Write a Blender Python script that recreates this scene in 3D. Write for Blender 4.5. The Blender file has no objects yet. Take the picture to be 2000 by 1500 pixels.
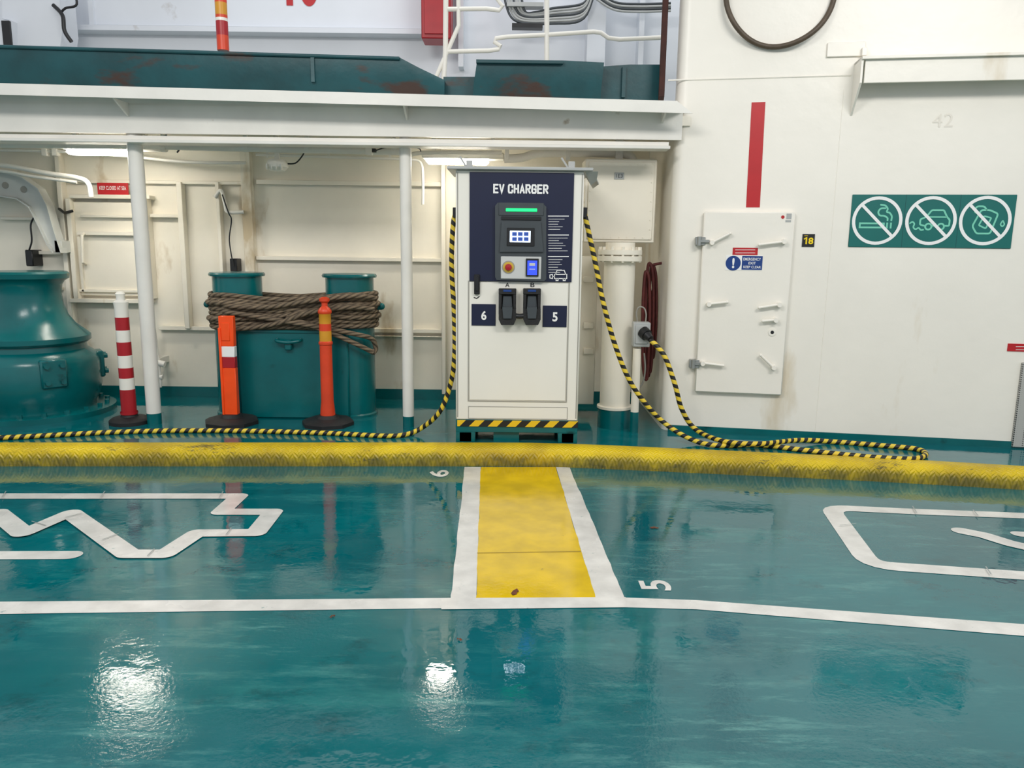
import bpy, bmesh, math, random
from mathutils import Vector, Matrix
random.seed(4)
sc = bpy.context.scene
COL = sc.collection
try:
    sc.view_settings.view_transform = 'Standard'
except Exception:
    pass

# ------------------------------------------------------------ camera
FPX = 1500.0
CAM = Vector((0, 0, 1.5))
R = Matrix.Rotation(math.radians(90 - 10.1), 3, 'X') @ Matrix.Rotation(math.radians(0.7), 3, 'Z')
cd = bpy.data.cameras.new('camera'); cd.sensor_width = 36; cd.lens = 27.0
cd.clip_start = 0.05
cam = bpy.data.objects.new('camera', cd)
cam.matrix_world = Matrix.Translation(CAM) @ R.to_4x4()
COL.objects.link(cam); sc.camera = cam

def ray(x, y):
    return R @ Vector(((x - 1000) / FPX, (750 - y) / FPX, -1))

class Frame:
    """a real plane in the place: origin, along, up, outward normal"""
    def __init__(s, o, u, v):
        s.o = Vector(o); s.u = Vector(u).normalized(); s.v = Vector(v).normalized(); s.n = s.u.cross(s.v)
    def px(s, x, y, off=0):
        d = ray(x, y); p0 = s.o + s.n * off
        t = (p0 - CAM).dot(s.n) / d.dot(s.n)
        q = CAM + d * t - s.o
        return (q.dot(s.u), q.dot(s.v))
    def pt(s, a, b, off=0):
        return s.o + s.u * a + s.v * b + s.n * off
    def P(s, x, y, off=0):
        a, b = s.px(x, y, off); return s.pt(a, b, off)
    def rect(s, x0, y0, x1, y1, off=0):
        ym = (y0 + y1) / 2; xm = (x0 + x1) / 2
        return (s.px(x0, ym, off)[0], s.px(x1, ym, off)[0], s.px(xm, y1, off)[1], s.px(xm, y0, off)[1])

def FY(Y): return Frame((0, Y, 0), (1, 0, 0), (0, 0, 1))
FG = Frame((0, 0, 0), (1, 0, 0), (0, 1, 0))            # raised side deck, z = 0
FN = Frame((0, 5.4, -0.12), (1, 0, 0), (0, 1, -0.03))  # lower cambered car deck
def G(x, y, z=0.0): return FG.P(x, y, z)

# ------------------------------------------------------------ mesh builder
class MB:
    def __init__(s): s.v = []; s.f = []; s.m = []; s.uv = []
    def add(s, vs, fs, mi=0, uvs=None):
        b = len(s.v); s.v += [Vector(v) for v in vs]
        for i, f in enumerate(fs):
            s.f.append([b + k for k in f]); s.m.append(mi)
            s.uv.append(uvs[i] if uvs else None)
        return s
    def frombm(s, bm, mi=0):
        bm.verts.ensure_lookup_table(); bm.verts.index_update()
        s.add([v.co.copy() for v in bm.verts], [[v.index for v in f.verts] for f in bm.faces], mi); bm.free(); return s
    def box(s, F, s0, s1, z0, z1, o0, o1, bev=0, mi=0):
        pts = [F.pt(a, b, o) for o in (o0, o1) for (a, b) in ((s0, z0), (s1, z0), (s1, z1), (s0, z1))]
        fs = [(0, 1, 2, 3), (7, 6, 5, 4), (0, 4, 5, 1), (1, 5, 6, 2), (2, 6, 7, 3), (3, 7, 4, 0)]
        if bev <= 0: return s.add(pts, fs, mi)
        bm = bmesh.new(); vs = [bm.verts.new(p) for p in pts]
        for f in fs: bm.faces.new([vs[i] for i in f])
        bmesh.ops.recalc_face_normals(bm, faces=bm.faces)
        bmesh.ops.bevel(bm, geom=bm.edges[:], offset=bev, segments=1, affect='EDGES', profile=0.5)
        return s.frombm(bm, mi)
    def pbox(s, F, x0, y0, x1, y1, o0, o1, bev=0, mi=0):
        a, b, c, d = F.rect(x0, y0, x1, y1, o1); return s.box(F, a, b, c, d, o0, o1, bev, mi)
    def prism(s, pts, vec, mi=0):
        n = len(pts); vec = Vector(vec); P = [Vector(p) for p in pts]
        vs = P + [p + vec for p in P]
        fs = [list(range(n)), list(range(2 * n - 1, n - 1, -1))] + [(i, (i + 1) % n, n + (i + 1) % n, n + i) for i in range(n)]
        return s.add(vs, fs, mi)
    def pprism(s, F, pts, o0, o1, mi=0):
        P = [F.P(x, y, o1) for x, y in pts]
        return s.prism(P, F.n * (o0 - o1), mi)
    def poly(s, pts, mi=0): return s.add(pts, [list(range(len(pts)))], mi)
    def cyl(s, p0, p1, r0, r1=None, n=24, mi=0, caps=True):
        if r1 is None: r1 = r0
        p0 = Vector(p0); p1 = Vector(p1); d = (p1 - p0).normalized()
        a = d.orthogonal().normalized(); b = d.cross(a)
        ring = lambda p, r: [p + (a * math.cos(2 * math.pi * i / n) + b * math.sin(2 * math.pi * i / n)) * r for i in range(n)]
        vs = ring(p0, r0) + ring(p1, r1)
        fs = [(i, (i + 1) % n, n + (i + 1) % n, n + i) for i in range(n)]
        if caps: fs += [list(range(n))[::-1], list(range(n, 2 * n))]
        return s.add(vs, fs, mi)
    def lathe(s, c, prof, n=40, axis=(0, 0, 1)):
        c = Vector(c); ax = Vector(axis).normalized()
        a = ax.orthogonal().normalized(); b = ax.cross(a)
        base = len(s.v)
        for p in prof:
            for i in range(n):
                t = 2 * math.pi * i / n
                s.v.append(c + ax * p[1] + (a * math.cos(t) + b * math.sin(t)) * max(p[0], 1e-4))
        for k in range(len(prof) - 1):
            mi = prof[k][2] if len(prof[k]) > 2 else 0
            for i in range(n):
                s.f.append([base + k * n + i, base + k * n + (i + 1) % n, base + (k + 1) * n + (i + 1) % n, base + (k + 1) * n + i])
                s.m.append(mi); s.uv.append(None)
        return s
    def tube(s, path, r, n=12, closed=False, mi=0, caps=True):
        path = [Vector(p) for p in path]; m = len(path)
        up = None; rings = []; L = 0; ls = []
        for i, p in enumerate(path):
            if closed: t = (path[(i + 1) % m] - path[i - 1])
            else: t = path[min(i + 1, m - 1)] - path[max(i - 1, 0)]
            t.normalize()
            if up is None: up = t.orthogonal().normalized()
            up = (up - t * up.dot(t))
            up = up.normalized() if up.length > 1e-6 else t.orthogonal().normalized()
            b = t.cross(up)
            if i: L += (path[i] - path[i - 1]).length
            ls.append(L)
            rings.append([p + (up * math.cos(2 * math.pi * k / n) + b * math.sin(2 * math.pi * k / n)) * r for k in range(n)])
        vs = [v for rg in rings for v in rg]; fs = []; uv = []
        for i in range(m if closed else m - 1):
            j = (i + 1) % m; l0 = ls[i]; l1 = ls[j] if j else L + (path[0] - path[-1]).length
            for k in range(n):
                fs.append((i * n + k, i * n + (k + 1) % n, j * n + (k + 1) % n, j * n + k))
                uv.append(((l0, k / n), (l0, (k + 1) / n), (l1, (k + 1) / n), (l1, k / n)))
        if not closed and caps:
            fs += [list(range(n))[::-1], list(range((m - 1) * n, m * n))]
            uv += [[(0, 0)] * n, [(L, 0)] * n]
        return s.add(vs, fs, mi, uv)
    def sphere(s, c, r, mi=0, sc3=(1, 1, 1), n=16):
        bm = bmesh.new(); bmesh.ops.create_uvsphere(bm, u_segments=n, v_segments=n // 2 + 2, radius=r)
        for v in bm.verts: v.co = Vector((v.co.x * sc3[0], v.co.y * sc3[1], v.co.z * sc3[2])) + Vector(c)
        return s.frombm(bm, mi)
    def rstroke(s, F, pts, w, off, mi=0, step=.0003):
        """brush-like painted line: every stroke laid over the previous one, round joints"""
        pts = [Vector((p[0], p[1])) for p in pts]; k = 0
        for i, p in enumerate(pts):
            s.poly([F.pt(p.x + math.cos(t * math.pi / 14) * w / 2, p.y + math.sin(t * math.pi / 14) * w / 2, off + k * step) for t in range(28)], mi); k += 1
            if i < len(pts) - 1:
                d = (pts[i + 1] - p).normalized(); q = Vector((-d.y, d.x)) * w / 2
                s.poly([F.pt(c.x, c.y, off + k * step) for c in (p - q, pts[i + 1] - q, pts[i + 1] + q, p + q)], mi); k += 1
        return s
    def stroke(s, F, pts, w, off, closed=False, mi=0, rnd=True, rad=0):
        pts = [Vector((p[0], p[1])) for p in pts]
        if rad: pts = roundc(pts, rad, closed)
        n = len(pts); Lf = []; Rt = []
        for i in range(n):
            if closed: a = pts[i - 1]; b = pts[(i + 1) % n]
            else: a = pts[max(i - 1, 0)]; b = pts[min(i + 1, n - 1)]
            d0 = (pts[i] - a); d1 = (b - pts[i])
            if d0.length < 1e-9: d0 = d1
            if d1.length < 1e-9: d1 = d0
            d0 = d0.normalized(); d1 = d1.normalized()
            n0 = Vector((-d0.y, d0.x)); n1 = Vector((-d1.y, d1.x)); m_ = n0 + n1
            if m_.length < 1e-4: m_ = n0.copy()
            m_.normalize(); k = 1 / max(m_.dot(n0), 0.4)
            Lf.append(pts[i] + m_ * k * w / 2); Rt.append(pts[i] - m_ * k * w / 2)
        vs = [F.pt(p.x, p.y, off) for p in Lf + Rt]
        fs = [(i, (i + 1) % n, n + (i + 1) % n, n + i) for i in range(n if closed else n - 1)]
        s.add(vs, fs, mi)
        if rnd and not closed:
            for e, o in ((0, 1), (n - 1, n - 2)):
                d = (pts[e] - pts[o]).normalized(); q = Vector((-d.y, d.x))
                s.poly([F.pt(*(pts[e] + (q * math.cos(math.pi * t / 8) + d * math.sin(math.pi * t / 8)) * w / 2), off) for t in range(9)], mi)
        return s
    def disc(s, F, a, b, r, off, mi=0, n=32):
        return s.poly([F.pt(a + math.cos(2 * math.pi * t / n) * r, b + math.sin(2 * math.pi * t / n) * r, off) for t in range(n)], mi)
    def ring(s, F, a, b, r, w, off, mi=0, n=48):
        return s.stroke(F, [(a + math.cos(2 * math.pi * t / n) * r, b + math.sin(2 * math.pi * t / n) * r) for t in range(n)], w, off, True, mi, False)
    def text(s, txt, F, s0, s1, z0, z1, off, rot=0, bold=0.0, mi=0):
        cu = bpy.data.curves.new('t', 'FONT'); cu.body = txt; cu.offset = bold; cu.space_character = 1.05 + bold
        ob = bpy.data.objects.new('t', cu); COL.objects.link(ob)
        bpy.context.view_layer.update()
        me = bpy.data.meshes.new_from_object(ob.evaluated_get(bpy.context.evaluated_depsgraph_get()))
        vs = [Matrix.Rotation(math.radians(rot), 2) @ Vector((v.co.x, v.co.y)) for v in me.vertices]
        fs = [list(p.vertices) for p in me.polygons]
        bpy.data.objects.remove(ob); bpy.data.curves.remove(cu); bpy.data.meshes.remove(me)
        x0 = min(v.x for v in vs); x1 = max(v.x for v in vs); y0 = min(v.y for v in vs); y1 = max(v.y for v in vs)
        return s.add([F.pt(s0 + (v.x - x0) / (x1 - x0) * (s1 - s0), z0 + (v.y - y0) / (y1 - y0) * (z1 - z0), off) for v in vs], fs, mi)
    def ptext(s, txt, F, x0, y0, x1, y1, off, **k):
        a, b, c, d = F.rect(x0, y0, x1, y1, off); return s.text(txt, F, a, b, c, d, off, **k)
    def obj(s, name, mats, base, flat=False):
        me = bpy.data.meshes.new(name)
        b = Vector(base)
        me.from_pydata([v - b for v in s.v], [], s.f)
        if not isinstance(mats, (list, tuple)): mats = [mats]
        for m in mats: me.materials.append(m)
        for i, p in enumerate(me.polygons): p.material_index = min(s.m[i], len(mats) - 1)
        if any(u is not None for u in s.uv):
            ul = me.uv_layers.new(name='UVMap')
            for i, p in enumerate(me.polygons):
                if s.uv[i]:
                    for k, li in enumerate(p.loop_indices): ul.data[li].uv = s.uv[i][k]
        if not flat:
            bm = bmesh.new(); bm.from_mesh(me); bmesh.ops.recalc_face_normals(bm, faces=bm.faces); bm.to_mesh(me); bm.free()
            me.shade_smooth(); me.set_sharp_from_angle(angle=math.radians(40))
        me.update()
        o = bpy.data.objects.new(name, me); COL.objects.link(o); return o

def roundc(pts, r, closed=False):
    pts = [Vector((p[0], p[1])) for p in pts]
    out = []; n = len(pts)
    for i in range(n):
        if not closed and i in (0, n - 1): out.append(pts[i]); continue
        a = pts[i - 1]; b = pts[i]; c = pts[(i + 1) % n]
        d0 = a - b; d1 = c - b; k = min(r, d0.length * .45, d1.length * .45)
        p = b + d0.normalized() * k; q = b + d1.normalized() * k
        for t in range(6):
            u = t / 5; out.append(p * (1 - u) ** 2 + b * 2 * u * (1 - u) + q * u * u)
    return out

def meta(o, label=None, category=None, group=None, kind=None):
    if label: o['label'] = label
    if category: o['category'] = category
    if group: o['group'] = group
    if kind: o['kind'] = kind
    return o
def solo(name, mb, mats, base, label, category=None, group=None, kind=None, flat=False):
    o = mb.obj(name, mats, base, flat); o.location = base
    return meta(o, label, category, group, kind)
class Thing:
    def __init__(s, name, label, category, base, group=None, kind=None):
        s.b = Vector(base); s.e = bpy.data.objects.new(name, None); s.e.empty_display_size = 0.1
        s.e.location = s.b; COL.objects.link(s.e); meta(s.e, label, category, group, kind)
    def part(s, name, mb, mats, label=None, parent=None, flat=False):
        o = mb.obj(name, mats, s.b, flat); o.parent = parent or s.e
        if label: o['label'] = label
        return o

def smooth(pts, k=8, closed=False):
    P = [Vector(p) for p in pts]; n = len(P); out = []
    for i in range(n if closed else n - 1):
        if closed: a, b, c, d = P[i - 1], P[i], P[(i + 1) % n], P[(i + 2) % n]
        else: a, b, c, d = P[max(i - 1, 0)], P[i], P[i + 1], P[min(i + 2, n - 1)]
        for j in range(k):
            t = j / k
            out.append(0.5 * ((2 * b) + (c - a) * t + (2 * a - 5 * b + 4 * c - d) * t * t + (3 * b - a - 3 * c + d) * t ** 3))
    if not closed: out.append(P[-1])
    return out

# ------------------------------------------------------------ materials
def lin(r, g, b):
    f = lambda c: (c / 255 / 12.92) if c / 255 <= 0.04045 else ((c / 255 + 0.055) / 1.055) ** 2.4
    return (f(r), f(g), f(b), 1)
def base_mat(name):
    m = bpy.data.materials.new(name); m.use_nodes = True
    nt = m.node_tree; return m, nt, nt.nodes['Principled BSDF']
def noise(nt, scale, detail=4, coord='Object', stretch=None, rough=0.55):
    tc = nt.nodes.new('ShaderNodeTexCoord'); n = nt.nodes.new('ShaderNodeTexNoise')
    n.inputs['Scale'].default_value = scale; n.inputs['Detail'].default_value = detail; n.inputs['Roughness'].default_value = rough
    if stretch:
        mp = nt.nodes.new('ShaderNodeMapping'); mp.inputs['Scale'].default_value = stretch
        nt.links.new(tc.outputs[coord], mp.inputs[0]); nt.links.new(mp.outputs[0], n.inputs['Vector'])
    else: nt.links.new(tc.outputs[coord], n.inputs['Vector'])
    return n.outputs['Fac']
def ramp(nt, src, p0, c0, p1, c1):
    r = nt.nodes.new('ShaderNodeValToRGB'); e = r.color_ramp.elements
    e[0].position = p0; e[0].color = c0; e[1].position = p1; e[1].color = c1
    nt.links.new(src, r.inputs[0]); return r.outputs[0]
def grey(v): return (v, v, v, 1)
def mixc(nt, fac, a, b):
    m = nt.nodes.new('ShaderNodeMix'); m.data_type = 'RGBA'
    if isinstance(fac, (int, float)): m.inputs[0].default_value = fac
    else: nt.links.new(fac, m.inputs[0])
    for v, i in ((a, 6), (b, 7)):
        if isinstance(v, (tuple, list)): m.inputs[i].default_value = v
        else: nt.links.new(v, m.inputs[i])
    return m.outputs[2]
def mth(nt, op, a, b=None):
    m = nt.nodes.new('ShaderNodeMath'); m.operation = op
    for i, v in enumerate((a, b)):
        if v is None: continue
        if isinstance(v, (int, float)): m.inputs[i].default_value = v
        else: nt.links.new(v, m.inputs[i])
    return m.outputs[0]
def bumpn(nt, p, src, strength, dist=0.01):
    b = nt.nodes.new('ShaderNodeBump'); b.inputs['Strength'].default_value = strength; b.inputs['Distance'].default_value = dist
    nt.links.new(src, b.inputs['Height']); nt.links.new(b.outputs[0], p.inputs['Normal'])
def paint(name, col, rough=0.4, var=0.12, scale=2.5, bump=0.0, bscale=30, metal=0, dirt=None, dth=0.68, dscale=3, stretch=None, coat=0):
    m, nt, p = base_mat(name)
    dk = (col[0] * (1 - var), col[1] * (1 - var), col[2] * (1 - var), 1)
    c = ramp(nt, noise(nt, scale), 0.35, dk, 0.65, col)
    if dirt:
        f = ramp(nt, noise(nt, dscale, 8, stretch=stretch), dth, (0, 0, 0, 1), dth + 0.08, (1, 1, 1, 1))
        c = mixc(nt, f, c, dirt)
    nt.links.new(c, p.inputs['Base Color'])
    p.inputs['Roughness'].default_value = rough; p.inputs['Metallic'].default_value = metal
    p.inputs['Coat Weight'].default_value = coat
    if bump: bumpn(nt, p, noise(nt, bscale, 3), bump)
    return m
def emit(name, col, st):
    m, nt, p = base_mat(name); p.inputs['Base Color'].default_value = (0.02, 0.02, 0.02, 1)
    p.inputs['Emission Color'].default_value = col; p.inputs['Emission Strength'].default_value = st; return m

WHITE = paint('wall_paint_cream', lin(243, 238, 227), 0.36, 0.05, 1.2, 0.25, 9, dirt=lin(220, 208, 186), dth=0.64, dscale=1.6, stretch=(1, 1, .35))
WHITE2 = paint('recess_paint_cream', lin(240, 233, 217), 0.45, 0.08, 1.5, 0.2, 8, dirt=lin(196, 178, 146), dth=0.63, dscale=2.2, stretch=(1, 1, .4))
BEAMW = paint('beam_paint_white', lin(234, 231, 223), 0.4, 0.1, 2, 0.15, 12, dirt=lin(165, 145, 118), dth=0.7, dscale=4)
COOLW = paint('upper_wall_daylit_white', lin(224, 228, 234), 0.5, 0.06, 1.2, 0.1, 8, dirt=lin(180, 175, 170), dth=0.68, dscale=2)  # white paint with the bluish daylight put into its colour
TEAL = paint('teal_enamel', lin(0, 100, 103), 0.25, 0.2, 3, 0.12, 14, dirt=lin(0, 62, 64), dth=0.64, dscale=4)
TEALRIM = paint('teal_rim_worn_yellow', lin(0, 96, 98), 0.35, 0.2, 3, 0.12, 14, dirt=lin(215, 175, 20), dth=0.54, dscale=3.2)
TEALD = paint('teal_weathered', lin(12, 76, 82), 0.45, 0.35, 3, 0.2, 14, dirt=lin(62, 44, 36), dth=0.58, dscale=3, stretch=(.6, 1, 1.6))
CHW = paint('charger_white', lin(236, 233, 223), 0.35, 0.03, 2)
NAVY = paint('navy_vinyl', lin(16, 24, 56), 0.35, 0.08, 5)
GREYP = paint('module_grey', lin(66, 72, 76), 0.35, 0.1, 8)
BLACKP = paint('black_plastic', lin(22, 23, 26), 0.4, 0.2, 10)
RUBBER = paint('black_rubber', lin(26, 26, 28), 0.6, 0.3, 12, 0.2, 60)
LGREY = paint('light_grey', lin(176, 178, 176), 0.4, 0.08, 6)
PLATEG = paint('pale_grey_plate', lin(200, 202, 200), 0.4, 0.04, 6)
MGREY = paint('grey_line', lin(150, 148, 140), 0.5, 0.08, 6)
RED = paint('red_paint', lin(172, 22, 34), 0.4, 0.15, 5)
REDS = paint('red_sheet', lin(190, 28, 34), 0.4, 0.1, 5)
WHT = paint('white_ink', lin(240, 240, 238), 0.5, 0.02, 5)
ORG = paint('orange_plastic', lin(255, 82, 18), 0.35, 0.12, 6)
ORG2 = paint('orange_plastic_dull', lin(222, 68, 30), 0.4, 0.15, 6)
YELB = paint('yellow_band', lin(214, 150, 36), 0.4, 0.12, 6)
MINT = paint('mint_ink', lin(120, 205, 178), 0.5, 0.05, 6)
SIGN = paint('sign_teal', lin(0, 104, 98), 0.4, 0.06, 4)
BLUE = paint('sign_blue', lin(18, 60, 130), 0.4, 0.06, 4)
HOSE = paint('hose_brown', lin(88, 74, 58), 0.5, 0.3, 20)
HOSER = paint('hose_red', lin(100, 36, 34), 0.55, 0.35, 20)
RUST = paint('rusty_edge', lin(70, 34, 26), 0.8, 0.5, 8, 0.4, 30)
YINK = paint('yellow_ink', lin(250, 215, 0), 0.5, 0.05, 5)
LEAF = paint('dead_leaf', lin(112, 58, 24), 0.6, 0.4, 40)
SEAM = paint('paint_seam_grey', lin(150, 156, 154), 0.4, 0.1, 10)
GALV = paint('galvanised', lin(165, 168, 165), 0.4, 0.2, 12, metal=0.5)
LAMP = emit('lamp_tube', (1, .94, .82, 1), 36)
SCREEN = emit('screen_white', (.72, .86, 1, 1), 5.0)
SCRB = emit('screen_icon_blue', (.02, .10, .55, 1), .7)
BLULED = emit('reader_blue', (.02, .06, .9, 1), 1.6)
GREENLED = emit('green_led', (.0, .85, .16, 1), 2.2)
def marking(name, c1, rough, under, th, sc_):
    m, nt, p = base_mat(name)
    dk = (c1[0] * .78, c1[1] * .78, c1[2] * .78, 1)
    c = ramp(nt, noise(nt, 6, 6), .35, dk, .65, c1)
    f = ramp(nt, noise(nt, sc_, 12, rough=.75), th, grey(0), th + .05, grey(.9))
    c = mixc(nt, f, c, under); nt.links.new(c, p.inputs['Base Color'])
    r = ramp(nt, noise(nt, 1.7, 5), .4, grey(rough * .5), .65, grey(rough * 1.6)); nt.links.new(r, p.inputs['Roughness'])
    bumpn(nt, p, mth(nt, 'ADD', noise(nt, 3.5, 3), mth(nt, 'MULTIPLY', noise(nt, 60, 3), .25)), .16, .01); return m
LWHITE = marking('line_paint_white', lin(224, 222, 216), .22, lin(70, 128, 126), .635, 11)
PATHY = marking('path_yellow', lin(228, 190, 4), .14, lin(110, 98, 20), .65, 7)

def rope_mat():
    m, nt, p = base_mat('rope_fibre')
    uv = nt.nodes.new('ShaderNodeUVMap'); sp = nt.nodes.new('ShaderNodeSeparateXYZ'); nt.links.new(uv.outputs[0], sp.inputs[0])
    f = mth(nt, 'FRACT', mth(nt, 'ADD', mth(nt, 'MULTIPLY', sp.outputs[0], 13.0), mth(nt, 'MULTIPLY', sp.outputs[1], 3.0)))
    h = mth(nt, 'SINE', mth(nt, 'MULTIPLY', f, 3.14159))
    c = mixc(nt, h, lin(58, 49, 40), lin(140, 122, 98))
    c2 = mixc(nt, ramp(nt, noise(nt, 14), .3, (0, 0, 0, 1), .8, (1, 1, 1, 1)), c, lin(92, 80, 66))
    nt.links.new(c2, p.inputs['Base Color']); p.inputs['Roughness'].default_value = 0.85
    bumpn(nt, p, h, 0.8, 0.01); return m
ROPE = rope_mat()
def cable_mat():
    m, nt, p = base_mat('cable_hazard_spiral')
    uv = nt.nodes.new('ShaderNodeUVMap'); sp = nt.nodes.new('ShaderNodeSeparateXYZ'); nt.links.new(uv.outputs[0], sp.inputs[0])
    f = mth(nt, 'FRACT', mth(nt, 'ADD', mth(nt, 'MULTIPLY', sp.outputs[0], 1 / 0.07), sp.outputs[1]))
    g = mth(nt, 'GREATER_THAN', f, 0.5)
    nt.links.new(mixc(nt, g, lin(20, 20, 20), lin(228, 198, 60)), p.inputs['Base Color']); p.inputs['Roughness'].default_value = 0.5
    return m
CABLE = cable_mat()
def hazard_mat():
    m, nt, p = base_mat('hazard_tape')
    tc = nt.nodes.new('ShaderNodeTexCoord'); sp = nt.nodes.new('ShaderNodeSeparateXYZ'); nt.links.new(tc.outputs['Object'], sp.inputs[0])
    f = mth(nt, 'FRACT', mth(nt, 'MULTIPLY', mth(nt, 'SUBTRACT', sp.outputs[0], sp.outputs[2]), 1 / 0.145))
    nt.links.new(mixc(nt, mth(nt, 'GREATER_THAN', f, 0.5), lin(25, 25, 25), lin(232, 190, 30)), p.inputs['Base Color'])
    p.inputs['Roughness'].default_value = 0.4; return m
HAZ = hazard_mat()
def floor_mat():
    m, nt, p = base_mat('wet_deck_paint')
    c = ramp(nt, noise(nt, 0.9, 5), 0.3, lin(0, 84, 92), 0.7, lin(0, 106, 112))
    d = ramp(nt, noise(nt, 1.4, 12, stretch=(.6, 2.0, 1), rough=.72), 0.54, (0, 0, 0, 1), 0.70, (.5, .5, .5, 1))
    c = mixc(nt, d, c, lin(60, 138, 134))  # pale patches: scuffed wet streaks plus a bright reflection put into the colour
    dk = ramp(nt, noise(nt, 2.6, 12, stretch=(1, 1.4, 1), rough=.75), 0.55, (0, 0, 0, 1), 0.66, (.55, .55, .55, 1))
    c = mixc(nt, dk, c, lin(0, 60, 68))
    s = ramp(nt, noise(nt, 10, 12, rough=.7), 0.69, (0, 0, 0, 1), 0.73, (.75, .75, .75, 1))
    c = mixc(nt, s, c, lin(60, 66, 54))
    tc = nt.nodes.new('ShaderNodeTexCoord'); grain = None
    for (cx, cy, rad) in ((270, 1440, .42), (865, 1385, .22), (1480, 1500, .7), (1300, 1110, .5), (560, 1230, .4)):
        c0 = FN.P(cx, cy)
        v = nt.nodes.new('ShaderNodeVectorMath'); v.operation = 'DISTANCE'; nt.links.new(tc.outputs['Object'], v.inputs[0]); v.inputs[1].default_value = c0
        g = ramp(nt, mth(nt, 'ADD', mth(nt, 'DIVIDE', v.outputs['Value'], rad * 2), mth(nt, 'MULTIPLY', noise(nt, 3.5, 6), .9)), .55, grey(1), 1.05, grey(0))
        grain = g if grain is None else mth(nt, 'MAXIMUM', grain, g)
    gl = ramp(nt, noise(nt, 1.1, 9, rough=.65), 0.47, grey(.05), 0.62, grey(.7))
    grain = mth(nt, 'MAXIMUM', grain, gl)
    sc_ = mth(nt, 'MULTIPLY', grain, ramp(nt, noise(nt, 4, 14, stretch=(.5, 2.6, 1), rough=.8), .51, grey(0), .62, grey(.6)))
    c = mixc(nt, sc_, c, lin(96, 156, 150))  # pale scratches; in the sparkle patches they also put glitter into the colour
    nt.links.new(c, p.inputs['Base Color'])
    r = mth(nt, 'ADD', mth(nt, 'MULTIPLY', grain, .11), mth(nt, 'ADD', mth(nt, 'MULTIPLY', noise(nt, 2.2, 6), .05), .0))
    nt.links.new(r, p.inputs['Roughness']); p.inputs['IOR'].default_value = 1.55
    h = mth(nt, 'ADD', mth(nt, 'MULTIPLY', noise(nt, 3.5, 4), 1.0), mth(nt, 'MULTIPLY', noise(nt, 60, 3), mth(nt, 'MULTIPLY', grain, 0.6)))
    h = mth(nt, 'ADD', h, mth(nt, 'MULTIPLY', noise(nt, 14, 3), .16))
    bumpn(nt, p, h, 0.17, 0.01); return m
FLOOR = floor_mat()
def curb_mat():
    m, nt, p = base_mat('yellow_tread_plate')
    c = ramp(nt, noise(nt, 3, 6), 0.35, lin(190, 160, 8), 0.65, lin(232, 200, 12))
    uv = nt.nodes.new('ShaderNodeUVMap'); sp = nt.nodes.new('ShaderNodeSeparateXYZ'); nt.links.new(uv.outputs[0], sp.inputs[0])
    a = mth(nt, 'SINE', mth(nt, 'MULTIPLY', mth(nt, 'ADD', sp.outputs[0], sp.outputs[1]), 190.0))
    b = mth(nt, 'SINE', mth(nt, 'MULTIPLY', mth(nt, 'SUBTRACT', sp.outputs[0], sp.outputs[1]), 190.0))
    ck = mth(nt, 'GREATER_THAN', mth(nt, 'SINE', mth(nt, 'MULTIPLY', sp.outputs[0], 95.0)), 0.0)
    mx = nt.nodes.new('ShaderNodeMix'); nt.links.new(ck, mx.inputs[0]); nt.links.new(a, mx.inputs[2]); nt.links.new(b, mx.inputs[3])
    tr = mx.outputs[0]
    w = ramp(nt, mth(nt, 'ADD', noise(nt, 7, 12, stretch=(.35, 1, 1.5), rough=.8), mth(nt, 'MULTIPLY', tr, .02)), 0.57, (0, 0, 0, 1), 0.63, (.85, .85, .85, 1))
    c = mixc(nt, w, c, lin(80, 74, 40))
    e = ramp(nt, mth(nt, 'ADD', sp.outputs[1], mth(nt, 'MULTIPLY', noise(nt, 8, 10, rough=.7), .14)), 0.07, (.85, .85, .85, 1), 0.13, (0, 0, 0, 1))
    c = mixc(nt, e, c, lin(84, 82, 44))
    nt.links.new(c, p.inputs['Base Color']); p.inputs['Roughness'].default_value = 0.36
    bumpn(nt, p, mth(nt, 'ADD', tr, mth(nt, 'MULTIPLY', noise(nt, 18, 4), 1.2)), 0.55, 0.005); return m
CURB = curb_mat()
def perf_mat():
    m, nt, p = base_mat('perforated_metal')
    tc = nt.nodes.new('ShaderNodeTexCoord'); v = nt.nodes.new('ShaderNodeTexVoronoi'); v.inputs['Scale'].default_value = 60; v.inputs['Randomness'].default_value = 0
    nt.links.new(tc.outputs['Object'], v.inputs['Vector'])
    nt.links.new(ramp(nt, v.outputs['Distance'], 0.3, lin(60, 60, 60), 0.36, lin(175, 175, 170)), p.inputs['Base Color']); return m
PERF = perf_mat()

# ------------------------------------------------------------ structure
A = G(1290, 840); B = G(1980, 874)
FW = Frame(A, B - A, (0, 0, 1))
YB = 7.5
FB = FY(YB)
mb = MB(); mb.box(FN, -11, 9, -11, 0.3, -0.1, 0)
solo('floor', mb, FLOOR, (0, 0, 0), 'wet glossy teal painted steel car deck', kind='structure')

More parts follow.
